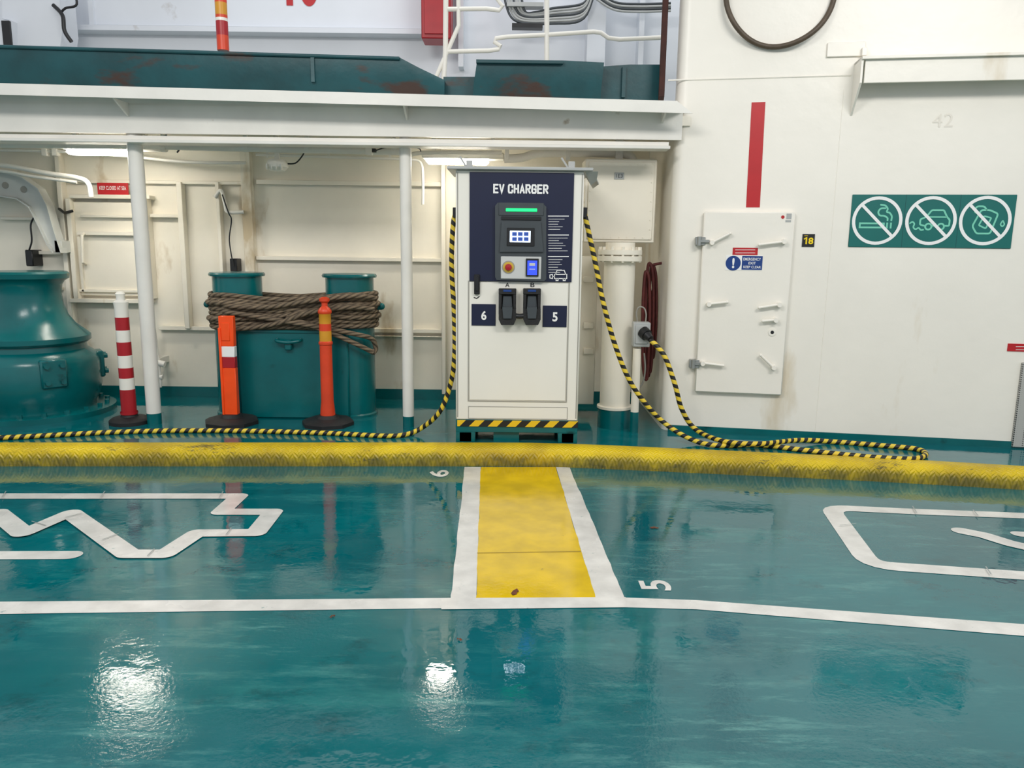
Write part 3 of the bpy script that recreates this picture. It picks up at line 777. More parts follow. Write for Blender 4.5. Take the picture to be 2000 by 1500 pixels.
# ------------------------------------------------------------ bitts and rope
YK = 6.80; FD = FY(YK)
rB = .208
cL = FD.P(467, 680); cR = FD.P(683, 680); cL.z = cR.z = 0
cL.x = FD.px(466, 600)[0]; cR.x = FD.px(684, 600)[0]
mid = (cL + cR) / 2
T = Thing('mooring_bitts', 'teal painted double mooring bollard with central box', 'bollard', mid)
ztB = FD.px(467, 532)[1]
for c in (cL, cR):
    mb = MB(); mb.lathe(c, [(0, 0), (rB + .015, 0), (rB + .015, .02), (rB, .03), (rB, ztB - .03), (0, ztB - .03)], 48)
    bar = T.part('bollard_barrel', mb, TEAL)
    mb = MB(); mb.lathe(c, [(0, ztB - .03), (rB + .025, ztB - .03), (rB + .03, ztB - .015), (rB + .02, ztB), (0, ztB)], 48)
    T.part('bollard_cap', mb, TEAL)
mb = MB()
F5 = FY(6.56)
a, b = F5.px(467, 730)[0], F5.px(681, 730)[0]; zz = F5.px(570, 646)[1]
mb.box(F5, a, b, 0, zz, -.42, 0, .012)
mb.box(F5, a - .0, b + .0, zz - .02, zz + .005, -.42, .012, .004)
T.part('centre_box', mb, TEAL)
mb = MB()
zp = FD.px(410, 592, .0)[1]
mb.cyl(Vector((cL.x - rB - .07, YK, zp)), Vector((cR.x + rB + .07, YK, zp - .02)), .022, n=16)
for xx in (cL.x - rB - .07, cR.x + rB + .07): mb.sphere(Vector((xx, YK, zp - .01)), .03)
T.part('norman_pin', mb, TEAL, 'teal cross pin')
mb = MB()
pc = F5.px(563, 668, .03)
mb.tube(smooth([F5.pt(pc[0] - .1, pc[1] + .02, 0.0), F5.pt(pc[0] - .09, pc[1] + .01, .05), F5.pt(pc[0], pc[1], .06), F5.pt(pc[0] + .09, pc[1] + .01, .05), F5.pt(pc[0] + .1, pc[1] + .02, 0)], 6), .015, 10)
mb.box(F5, pc[0] - .03, pc[0] + .03, pc[1] - .07, pc[1] + .02, 0, .05, .008)
T.part('lashing_eye', mb, TEAL, 'small teal eye fitting')

mb = MB(); rr = .021; Rr = rB + rr + .001
def turn(zl, zr_, off, zc):
    pts = []; j = lambda: random.uniform(-.004, .004)
    for i in range(13):
        t = math.pi / 2 + math.pi * i / 12
        pts.append(Vector((cL.x + math.cos(t) * (Rr + off), cL.y + math.sin(t) * (Rr + off), zl + j())))
    pts.append(Vector((mid.x, mid.y - (Rr + off) * 1.0 - random.uniform(0, .02), zc + j())))
    for i in range(13):
        t = -math.pi / 2 + math.pi * i / 12
        pts.append(Vector((cR.x + math.cos(t) * (Rr + off), cR.y + math.sin(t) * (Rr + off), zr_ + j())))
    pts.append(Vector((mid.x, mid.y + (Rr + off) * .95, zc)))
    mb.tube(smooth(pts, 3, True), rr, 10, closed=True)
z0r = zz + .02
for k in range(8):
    z = z0r + k * .039
    turn(z, z + .02, 0, z0r + .13 + (k - 3.5) * .033)
turn(z0r + .07, z0r + .2, rr, z0r + .11)
turn(z0r + .21, z0r + .1, rr * 1.1, z0r + .17)
def tail(px_):
    pts = [FY(Y).P(x, y) for x, y, Y in px_]; mb.tube(smooth(pts, 8), rr, 10)
yf = YK - Rr - 2.6 * rr
tail([(424, 592, yf + .14), (450, 598, yf + .02), (520, 600, yf), (590, 590, yf - .02), (650, 582, yf - .01), (700, 578, yf + .02), (732, 582, yf + .14)])
tail([(424, 608, yf + .12), (460, 612, yf), (560, 628, yf - .02), (640, 642, yf - .03), (700, 654, yf - .01), (726, 662, yf + .08), (734, 680, yf + .13), (728, 690, yf + .1)])
tail([(560, 620, yf), (610, 636, yf - .02), (660, 656, yf - .03), (700, 674, yf - .01), (728, 688, yf + .06)])
tail([(426, 640, yf + .12), (470, 642, yf + .01), (540, 632, yf - .02), (600, 612, yf - .03), (680, 600, yf - .01), (730, 604, yf + .12)])
solo('mooring_rope', mb, ROPE, Vector((mid.x, mid.y, zz)), 'thick brown mooring rope wound around the bollards', 'rope')

# ------------------------------------------------------------ delineator posts
def delin(xb, yb, ytop, kind_):
    g = G(xb, yb); F_ = FY(g.y); zt_ = F_.px(xb, ytop)[1]
    zy = lambda y_: F_.px(xb, y_)[1]
    rb = {'striped': .16, 'flat': .225, 'tube': .22}[kind_]
    lab = {'striped': 'red and white banded delineator post on black rubber base',
           'flat': 'bright orange flat delineator panel with white band on black base',
           'tube': 'orange tubular delineator post with yellow bands on black base'}[kind_]
    T = Thing('delineator_post', lab, 'delineator post', g)
    mb = MB(); mb.lathe(g, [(0, 0), (rb, 0), (rb, .03), (rb * .85, .05), (rb * .45, .06), (rb * .35, .085), (0, .085)], 8 if kind_ != 'striped' else 24)
    T.part('base', mb, RUBBER)
    mb = MB()
    if kind_ == 'striped':
        r0 = .06; pr = [(0, .08, 0), (r0 * 1.15, .08, 0), (r0 * 1.15, .1, 0)]
        bands = [(810, 760, 0), (760, 738, 1), (738, 718, 0), (718, 694, 1), (694, 668, 0), (668, 645, 1), (645, 620, 0), (620, 600, 1)]
        for i, (ya, yb_, mi) in enumerate(bands):
            pr += [(r0 * 1.0 - .001 * i, zy(ya) + .001, mi), (r0 * 1.0 - .001 * i, zy(yb_), mi)]
        pr += [(r0 * .98, zy(590), 1), (r0 * .6, zy(586), 1), (r0 * .55, zy(580), 1), (r0 * .65, zy(574), 1), (r0 * .4, zt_, 1), (0, zt_, 1)]
        mb.lathe(g, pr, 28); T.part('banded_tube', mb, [RED, CHW])
    elif kind_ == 'flat':
        w0, w1 = F_.px(434, 720)[0], F_.px(462, 720)[0]
        cx_ = (w0 + w1) / 2; hw = (w1 - w0) / 2
        def seg(ya, yb_, mi): mb.box(F_, cx_ - hw, cx_ + hw, zy(ya), zy(yb_), -.03, .03, .004, mi)
        seg(820, 718, 0); seg(718, 697, 2); seg(697, 676, 1); seg(676, 617, 0)
        mb.box(F_, cx_ - hw - .005, cx_ - hw + .015, zy(816), zy(640), -.04, .04, .003, 0)
        mb.box(F_, cx_ - hw + .02, cx_ + hw - .03, zy(665), zy(630), .025, .036, .003, 0)
        T.part('panel', mb, [ORG, WHT, RED])
    else:
        r0 = .05
        pr = [(0, .08, 0), (r0 * 1.25, .08, 0), (r0 * 1.2, .13, 0), (r0 * 1.05, .2, 0), (r0, zy(674), 0), (r0 * 1.15, zy(672), 0), (r0 * 1.15, zy(668), 0), (r0, zy(666), 1), (r0, zy(646), 0), (r0 * .98, zy(632), 1), (r0 * .98, zy(613), 0), (r0 * 1.12, zy(611), 0), (r0 * 1.12, zy(607), 0), (r0 * .85, zy(602), 0), (r0 * .5, zy(598), 0), (r0 * .5, zy(592), 0), (r0 * .85, zy(588), 0), (r0 * .85, zy(583), 0), (r0 * .4, zt_, 0), (0, zt_, 0)]
        mb.lathe(g, pr, 28); T.part('banded_tube', mb, [ORG2, YELB])
delin(254, 826, 570, 'striped'); delin(453, 827, 615, 'flat'); delin(641, 829, 580, 'tube')
F_ = FY(6.5); c = F_.P(436, 99); zy = lambda y_: F_.px(434, y_)[1] - c.z
mb = MB(); mb.lathe(c, [(0, 0, 0), (.046, 0, 0), (.046, zy(70), 1), (.046, zy(42), 3), (.046, zy(36), 0), (.046, zy(30), 2), (.046, zy(6), 0), (.044, zy(-40), 0), (0, zy(-40), 0)], 24)
solo('delineator_post', mb, [ORG2, RED, YELB, CHW], c, 'red and orange banded delineator tube on the bulwark', 'delineator post')

# ------------------------------------------------------------ recess fittings
for (x0, x1, yy, Y, lab) in ((128, 308, 296, 6.75, 'long fluorescent light glowing under recess ceiling'), (826, 985, 314, 6.95, 'fluorescent light glowing behind the charger')):
    F_ = FY(Y); a = F_.px(x0, yy)[0]; b = F_.px(x1, yy)[0]; z = F_.px((x0 + x1) / 2, yy)[1]
    T = Thing('fluorescent_light', lab, 'light fixture', F_.pt((a + b) / 2, z), group='recess fluorescent lights')
    mb = MB(); mb.box(F_, a, b, z + .01, z + .06, -.1, .1, .01)
    for e_ in (a + .1, b - .1): mb.box(F_, e_ - .015, e_ + .015, z + .05, 2.45, -.03, .03)
    T.part('housing', mb, CHW)
    mb = MB(); mb.box(F_, a + .03, b - .03 - (b - a) * .15, z - .03, z + .012, -.07, .07, .02)
    T.part('diffuser', mb, LAMP, 'glowing diffuser')
mb = MB(); F_ = FY(6.62)
mb.tube([F_.P(-60, 281), F_.P(310, 285), F_.P(560, 291), F_.P(792, 296)], .03, 14)
for x_ in (320, 480, 600, 770):
    p = F_.P(x_, 288); mb.cyl(p - Vector((.02, 0, 0)), p + Vector((.02, 0, 0)), .038, n=14); mb.box(F_, p.x - .015, p.x + .015, p.z, 2.45, -.01, .01)
solo('ceiling_pipe', mb, BEAMW, F_.P(310, 285), 'white painted pipe run under the recess ceiling', 'pipe')
mb = MB(); F_ = FY(6.75)
mb.tube(smooth([F_.P(985, 310), F_.P(1020, 308), F_.P(1060, 299), F_.P(1180, 299), F_.P(1230, 304), F_.P(1240, 330)], 6), .035, 14)
mb.tube(smooth([F_.P(800, 305), F_.P(830, 298), F_.P(980, 298)], 6), .018, 10)
for x_ in (1000, 1120): mb.pbox(F_, x_ - 14, 290, x_ - 6, 312, -.04, .04, .003)
solo('ceiling_pipe', mb, BEAMW, F_.P(1060, 300), 'bent white pipe above the junction cabinet', 'pipe')
mb = MB(); F_ = FY(7.0)
mb.tube(smooth([F_.P(-120, 318), F_.P(0, 322), F_.P(90, 338), F_.P(150, 347), F_.P(172, 358), F_.P(178, 385)], 6), .022, 12)
mb.tube(smooth([F_.P(-120, 330), F_.P(0, 334), F_.P(60, 344), F_.P(150, 356)], 6), .014, 12)
solo('wall_pipe', mb, BEAMW, F_.P(0, 322), 'pair of thin white bent pipes', 'pipe')
mb = MB(); F_ = FY(7.1)
mb.tube(smooth([F_.P(-60, 292), F_.P(120, 296), F_.P(240, 304), F_.P(360, 316), F_.P(480, 318)], 6), .014, 10)
for x_ in (80, 100): mb.pbox(F_, x_, 290, x_ + 10, 304, -.03, .03, .003, 0)
solo('wall_pipe', mb, BEAMW, F_.P(240, 304), 'thin white conduit near the lamp', 'pipe')
mb = MB(); F_ = FY(7.2)
mb.tube(smooth([F_.P(500, 302), F_.P(600, 305), F_.P(740, 309), F_.P(800, 311), F_.P(822, 318), F_.P(826, 350), F_.P(826, 400)], 6), .013, 10)
for x_ in (520, 640, 760): mb.box(F_, F_.px(x_, 300)[0], F_.px(x_ + 4, 300)[0], F_.px(x_, 308)[1], 2.45, -.01, .01)
solo('wall_pipe', mb, BEAMW, F_.P(640, 306), 'thin conduit running along the recess wall', 'pipe')
mb = MB(); F_ = FY(6.64)
mb.pbox(F_, 312, 268, 334, 280, -.04, .04, .004); mb.box(F_, F_.px(320, 270)[0], F_.px(326, 270)[0], F_.px(322, 270)[1], 2.45, -.01, .01)
mb.tube(smooth([F_.P(334, 276), F_.P(344, 278), F_.P(350, 290), F_.P(346, 298)], 6), .007, 10, mi=1)
solo('junction_box', mb, [LGREY, BLACKP], F_.P(322, 280), 'small grey junction box with black wires under ceiling', 'junction box')
T = Thing('smoke_detector', 'small white ribbed detector hanging on thin bracket', 'detector', FY(6.7).P(542, 333))
mb = MB(); F_ = FY(6.7); p = F_.P(542, 322)
mb.lathe(p - Vector((0, 0, .05)), [(0, 0), (.06, 0), (.088, .03), (.088, .065), (.07, .09), (0, .09)], 24)
for i in range(4): mb.box(F_, p.x - .07 + i * .04, p.x - .06 + i * .04, p.z - .045, p.z + .0, .05, .09)
mb.box(F_, p.x - .02, p.x + .02, p.z + .03, 2.45, -.01, .01)
T.part('body', mb, CHW)
mb = MB(); mb.tube(smooth([F_.P(562, 320), F_.P(578, 318), F_.P(592, 302), F_.P(598, 288), F_.P(640, 280)], 8), .006, 8)
T.part('wire', mb, BLACKP, 'thin black wire')
mb = MB(); F_ = FY(6.55); mb.pbox(F_, 713, 284, 726, 302, -.03, .03, .004); mb.pbox(F_, 724, 290, 734, 297, -.02, .02, .003, 1)
mb.tube(smooth([F_.P(734, 294), F_.P(750, 289), F_.P(775, 287), F_.P(815, 289), F_.P(822, 296)], 6), .005, 8, mi=1)
solo('pipe_clamp', mb, [CHW, BLACKP], F_.P(720, 300), 'small white clamp with black wire on pipe', 'clamp')

# recess hatch
T = Thing('door_2', 'cream painted steel hatch with raised frame', None, FB.P(212, 590), kind='structure')
mb = MB()
for q in ((135, 380, 292, 388), (135, 584, 292, 592), (135, 388, 144, 584), (284, 388, 292, 584)): mb.pbox(FB, *q, 0, .11, .004)
T.part('hatch_frame', mb, WHITE2)
mb = MB(); mb.pbox(FB, 150, 394, 279, 578, .0, .05, .008)
mb.pbox(FB, 150, 452, 279, 460, .05, .1, .004); mb.pbox(FB, 156, 420, 279, 425, .05, .09, .003)
mb.pbox(FB, 155, 462, 160, 570, .05, .08, .003); mb.pbox(FB, 155, 566, 275, 571, .05, .08, .003)
T.part('hatch_panel', mb, WHITE2)
mb = MB(); mb.tube([FB.P(165, 456, .09), FB.P(160, 460, .16), FB.P(161, 512, .16), FB.P(167, 516, .05)], .014, 10)
mb.tube([FB.P(116, 408, .08), FB.P(126, 416, .16), FB.P(142, 412, .1)], .014, 8, mi=1)
T.part('hatch_handle', mb, [WHITE2, BLACKP])
mb = MB(); mb.pbox(FB, 190, 357, 250, 380, .08, .095, .002)
T = Thing('warning_sign', 'red sheet sign reading KEEP CLOSED AT SEA', 'sign', FB.P(220, 380, .09))
T.part('plate', mb, REDS)
mb = MB(); mb.ptext('KEEP CLOSED AT SEA', FB, 194, 363.5, 246, 371, .098, bold=.01); T.part('lettering', mb, WHT, 'white lettering', flat=True)
mb = MB(); F_ = FY(7.25)
outer = [(-60, 331), (0, 335), (48, 348), (80, 371), (97, 404), (112, 456), (124, 494)]
inner = [(-60, 384), (0, 384), (38, 390), (62, 406), (80, 442), (98, 480), (108, 494)]
web = [F_.P(x, y) for x, y in outer] + [F_.P(x, y) for x, y in inner[::-1]]
mb.prism(web, (0, .015, 0))
for edge_ in (outer, inner):
    E = [F_.P(x, y) for x, y in edge_]
    for i in range(len(E) - 1):
        mb.add([E[i] + Vector((0, -.05, 0)), E[i + 1] + Vector((0, -.05, 0)), E[i + 1] + Vector((0, .07, 0)), E[i] + Vector((0, .07, 0)), E[i] + Vector((0, -.05, .012)), E[i + 1] + Vector((0, -.05, .012)), E[i + 1] + Vector((0, .07, .012)), E[i] + Vector((0, .07, .012))],
               [(0, 1, 2, 3), (7, 6, 5, 4), (0, 4, 5, 1), (1, 5, 6, 2), (2, 6, 7, 3), (3, 7, 4, 0)])
for (x_, y_) in ((10, 362), (46, 370)):
    p = F_.px(x_, y_, .002); mb.disc(F_, *p, .03, .003, 1, 20)  # no holes cut: their dark is painted as flat grey discs
mb.box(F_, F_.px(-50, 380)[0], F_.px(-40, 380)[0], F_.px(0, 384)[1], F_.px(0, 340)[1], -.25, 0)
mb.box(F_, F_.px(108, 490)[0], F_.px(122, 490)[0], F_.px(110, 493)[1], F_.px(110, 470)[1], -.25, 0)
solo('frame_bracket', mb, [paint('bracket_grey_white', lin(206, 208, 204), .5, .1), MGREY], F_.P(60, 400), 'curved greyish white steel frame bracket with holes painted as grey discs', 'bracket')  # one even greyish white over the whole bracket
mb = MB(); F_ = FY(7.38)
mb.pbox(F_, 49, 488, 64, 520, -.12, .04, .008); mb.tube(smooth([F_.P(57, 488), F_.P(62, 470), F_.P(60, 440), F_.P(66, 425)], 6), .008, 8)
solo('cable_box', mb, BLACKP, F_.P(57, 520), 'small black connector box on the wall', 'connector box')
mb = MB()
mb.tube(smooth([FB.P(420, 385, .1), FB.P(432, 372, .12), FB.P(440, 400, .12), FB.P(446, 414, .12), FB.P(476, 414, .1)], 6), .018, 10)
mb.tube(smooth([FB.P(434, 380, .14), FB.P(446, 415, .14), FB.P(452, 430, .14), FB.P(448, 470, .14), FB.P(456, 520, .14)], 6), .006, 8, mi=1)
mb.pbox(FB, 449, 505, 463, 530, .0, .12, .005, 1)
solo('wall_crank', mb, [BEAMW, BLACKP], FB.P(446, 414), 'white crank handle with hanging black cord', 'crank')
mb = MB(); F_ = FY(7.3)
mb.tube(smooth([F_.P(300, 640), F_.P(306, 690), F_.P(312, 740), F_.P(312, 756)], 5), .02, 10)
mb.cyl(F_.P(298, 705), F_.P(322, 712), .03, n=12); mb.cyl(F_.P(300, 735), F_.P(318, 737), .025, n=12)
mb.box(F_, F_.px(302, 700)[0], F_.px(312, 700)[0], F_.px(306, 712)[1], F_.px(306, 700)[1], -.2, 0)
solo('wall_valve', mb, BEAMW, F_.P(312, 756), 'small white valve pipe on the recess wall', 'valve')

# junction cabinet
F_ = FY(6.55)
T = Thing('junction_cabinet', 'white riveted steel junction cabinet above the pipe', 'cabinet', F_.P(1210, 476))
mb = MB(); mb.pbox(F_, 1141, 310, 1281, 474, -.3, 0, .008); T.part('body', mb, WHITE2)
mb = MB(); mb.pbox(F_, 1148, 316, 1276, 468, 0, .012, .004)
a, b, c, d = F_.rect(1150, 318, 1274, 466, .012)
for i in range(9):
    for (u_, v_) in ((a + (b - a) * i / 8, c + .01), (a + (b - a) * i / 8, d - .01), (a + .01, c + (d - c) * i / 8), (b - .01, c + (d - c) * i / 8)):
        mb.cyl(F_.pt(u_, v_, .01), F_.pt(u_, v_, .018), .006, n=6)
T.part('lid', mb, WHITE2)
mb = MB(); mb.pbox(F_, 1200, 337, 1219, 350, .012, .018, 0, 0); mb.ptext('1E3', F_, 1203, 340, 1216, 347, .0185, mi=1)
T.part('name_tag', mb, [LGREY, BLACKP], 'small grey tag')
mb = MB(); s0 = F_.px(1210, 400)[0]
mb.box(F_, s0 - .03, s0 + .03, F_.px(1210, 311)[1] - .01, 2.46, -.18, -.12)
T.part('hanger', mb, BEAMW, 'white hanger bracket')

YP = 6.42; F_ = FY(YP); cp = F_.P(1199, 830); cp.z = 0
zt_ = F_.px(1205, 488)[1]
T = Thing('vent_pipe', 'thick white vertical pipe with bolted top flange and teal foot', 'pipe', cp)
mb = MB(); mb.lathe(cp, [(0, 0, 1), (.142, 0, 1), (.142, .13, 1), (.14, .16, 0), (.15, .165, 0), (.15, .185, 0), (.128, .19, 0), (.128, zt_ - .08, 0), (0, zt_ - .08, 0)], 36)
T.part('pipe_body', mb, [WHITE2, TEAL])
mb = MB(); mb.lathe(cp, [(0, zt_ - .09), (.18, zt_ - .09), (.18, zt_ - .05), (.15, zt_ - .048), (.15, zt_ - .04), (.18, zt_ - .038), (.18, zt_), (0, zt_)], 36)
for i in range(12):
    t = 2 * math.pi * i / 12; p = cp + Vector((math.cos(t) * .165, math.sin(t) * .165, zt_ - .1)); mb.cyl(p, p + Vector((0, 0, .125)), .012, n=6)
mb.cyl(cp + Vector((0, 0, zt_)), cp + Vector((0, 0, zt_ + .06)), .12, n=28)
T.part('flange', mb, WHITE2)
mb = MB(); F_ = FY(6.75); mb.pbox(F_, 1120, 500, 1164, 790, -.3, 0, .006)
for yy in (540, 630, 680): mb.pbox(F_, 1140, yy, 1160, yy + 12, 0, .03, .004)
mb.box(F_, F_.px(1120, 700)[0], F_.px(1130, 700)[0], 0, F_.px(1120, 788)[1], -.25, -.05)
solo('wall_locker', mb, WHITE2, F_.P(1142, 790), 'narrow white steel locker with hinges', 'locker')
Ys = 6.22; F_ = FY(Ys); c = F_.P(1238, 840); c.z = 0
T = Thing('socket_stand', 'white pedestal with grey industrial socket box', 'power socket', c)
mb = MB(); mb.lathe(c, [(0, 0, 1), (.036, 0, 1), (.036, .17, 1), (.033, .172, 0), (.033, F_.px(1238, 680)[1], 0), (0, F_.px(1238, 680)[1], 0)], 20)
T.part('pedestal', mb, [WHITE2, TEAL])
mb = MB(); mb.pbox(F_, 1237, 630, 1270, 678, -.05, .05, .006); mb.pbox(F_, 1241, 636, 1266, 672, .05, .06, .004)
T.part('socket_box', mb, LGREY)
mb = MB(); p0 = F_.P(1256, 648, .05); p1 = F_.P(1271, 662, .13)
mb.cyl(p0, p0 + (p1 - p0) * .5, .05, .048, 20); mb.cyl(p0 + (p1 - p0) * .5, p1, .038, .026, 20)
T.part('plug', mb, BLACKP, 'black round plug')
F_ = FY(6.35)
mb = MB(); mb.tube(smooth([F_.P(1246, 632), F_.P(1243, 612), F_.P(1248, 600), F_.P(1258, 602), F_.P(1262, 615), F_.P(1260, 632)], 6), .006, 10)
solo('loose_wire', mb, MGREY, F_.P(1246, 632), 'thin grey wire loop above the socket', 'wire')
mb = MB(); mb.tube(smooth([F_.P(1258, 690), F_.P(1260, 720), F_.P(1256, 745), F_.P(1248, 752), F_.P(1246, 700)], 6), .007, 10)
solo('loose_wire', mb, MGREY, F_.P(1258, 700), 'thin grey wire hanging below the socket', 'wire')
mb = MB()
for i, (xa_, xb2, ya, yb_) in enumerate(((1256, 1268, 530, 742), (1262, 1275, 514, 728), (1268, 1281, 518, 700), (1259, 1272, 560, 736))):
    F_ = FY(6.60 + .035 * i)
    mb.tube(smooth([F_.P(xa_, yb_ - 30), F_.P(xa_ - 1, ya + 90), F_.P(xa_ + 2, ya + 22), F_.P((xa_ + xb2) / 2, ya), F_.P(xb2, ya + 22), F_.P(xb2 + 1, ya + 90), F_.P(xb2 - 2, yb_ - 30), F_.P((xa_ + xb2) / 2, yb_)], 6, True), .0135, 12, closed=True)
F_ = FY(6.66); p = F_.P(1272, 518); mb.tube([p, Vector((XR + .005, p.y, p.z + .02))], .012, 10)
solo('fire_hose', mb, HOSER, FY(6.6).P(1266, 740), 'dark red hose hanging in tight narrow loops', 'hose')

# ------------------------------------------------------------ right wall items
T = Thing('door_1', 'cream painted watertight steel door with dog handles', None, FW.P(1440, 768), kind='structure')
mb = MB()
c4 = [FW.px(*p, .05) for p in ((1378, 412), (1554, 415), (1527, 771), (1354, 767))]
s0 = (c4[0][0] + c4[3][0]) / 2; s1 = (c4[1][0] + c4[2][0]) / 2; z1 = (c4[0][1] + c4[1][1]) / 2; z0 = (c4[2][1] + c4[3][1]) / 2
mb.box(FW, s0, s1, z0, z1, 0.0, .05, .01)
T.part('door_leaf', mb, WHITE)
dogs = [((1390, 474), (1426, 456)), ((1483, 478), (1530, 472)), ((1384, 594), (1420, 590)), ((1483, 601), (1521, 595)), ((1490, 627), (1514, 625)), ((1372, 709), (1412, 714)), ((1486, 694), (1510, 717))]
for (p, q) in dogs:
    mb = MB(); a = FW.P(*p, .085); b = FW.P(*q, .085)
    big = q if q[0] > 1500 else p
    bb = FW.P(*big, .05)
    mb.cyl(bb - FW.n * .0, bb + FW.n * .05, .022, .018, 16)
    mb.tube([a, b], .011, 10); mb.sphere(a, .013); mb.sphere(b, .013)
    T.part('dog_handle', mb, WHITE)
for (x_, y_) in ((1366, 471), (1354, 711)):
    mb = MB(); mb.pbox(FW, x_ - 8, y_ - 8, x_ + 12, y_ + 8, .0, .06, .004); p = FW.P(x_, y_, .06)
    mb.cyl(p - Vector((0, 0, .035)), p + Vector((0, 0, .035)), .018, n=14); mb.pbox(FW, x_ + 2, y_ - 3, x_ + 20, y_ + 3, .05, .075, .003)
    T.part('hinge', mb, GALV, 'worn metal hinge')
mb = MB(); p = FW.px(1508, 649, .05); mb.lathe(FW.pt(*p, .05), [(0, 0, 0), (.03, 0, 0), (.03, .006, 0), (.014, .007, 1), (0, .007, 1)], 24, FW.n)
T.part('keyhole', mb, [WHITE, BLACKP], 'round keyhole cover')
mb = MB(); p = FW.px(1529, 424, .052); mb.disc(FW, *p, .013, .0515, 0); mb.pbox(FW, 1536, 417, 1546, 428, .05, .0515, 0, 1); mb.pbox(FW, 1534, 430, 1545, 434, .05, .0515, 0, 1)
T.part('stickers', mb, [REDS, LGREY], 'tiny red dot and pale stickers')
T = Thing('emergency_exit_sign', 'blue and white sticker sign EMERGENCY EXIT KEEP CLEAR', 'sign', FW.P(1453, 528, .05))
mb = MB(); mb.pbox(FW, 1417, 499, 1489, 528, .0505, .0525, 0, 0)
pl = T.part('plate', mb, WHT)
mb = MB(); mb.pbox(FW, 1449, 500, 1489, 527, .052, .0535); p = FW.px(1432, 514, .053); mb.disc(FW, *p, .058, .0535)
T.part('blue_field', mb, BLUE, 'blue panel and disc', pl)
mb = MB()
mb.ptext('EMERGENCY', FW, 1452, 503.5, 1486, 509, .0545, bold=.015); mb.ptext('EXIT', FW, 1462, 511.5, 1476, 516.5, .0545, bold=.015); mb.ptext('KEEP CLEAR', FW, 1452, 519, 1486, 524, .0545, bold=.015)
mb.ptext('!', FW, 1430, 504, 1434.5, 524, .0545, bold=.04)
T.part('lettering', mb, WHT, 'white lettering', pl, flat=True)
T = Thing('notice_sign', 'small red notice strip with tiny white text', 'sign', FW.P(1455, 498, .05))
mb = MB(); mb.pbox(FW, 1431, 484, 1480, 498, .05, .0525); T.part('plate', mb, REDS)
mb = MB()
for yy in (488, 494): mb.stroke(FW, [FW.px(1436, yy, .0535), FW.px(1475, yy, .0535)], .0045, .0535, rnd=False)
T.part('printed_lines', mb, WHT, flat=True)
T = Thing('number_sign', 'small black plate with yellow number 18', 'sign', FW.P(1578, 482))
mb = MB(); mb.pbox(FW, 1567, 457, 1591, 482, 0, .006); T.part('plate', mb, BLACKP)
mb = MB()
a, b, c, d = FW.rect(1570, 464, 1577, 477, .0075)
mb.stroke(FW, [(a, d - (d - c) * .25), (b - (b - a) * .3, d)], .008, .0075, rnd=False); mb.stroke(FW, [(b - (b - a) * .3, d + .002), (b - (b - a) * .3, c)], .011, .0078, rnd=False)
mb.ptext('8', FW, 1579, 464, 1588.5, 477, .0075, bold=.03)
a, b, c, d = FW.rect(1571, 460, 1578, 460.8, .0075); mb.box(FW, a, b, c, d, .006, .0075)
T.part('lettering', mb, YINK, flat=True)
mb = MB(); mb.poly([FW.P(*p, .002) for p in ((1468, 200), (1495, 199), (1484, 405), (1457, 405))])
solo('red_stripe', mb, REDS, FW.P(1476, 405), 'vertical red painted stripe above the door', 'wall marking', flat=True)
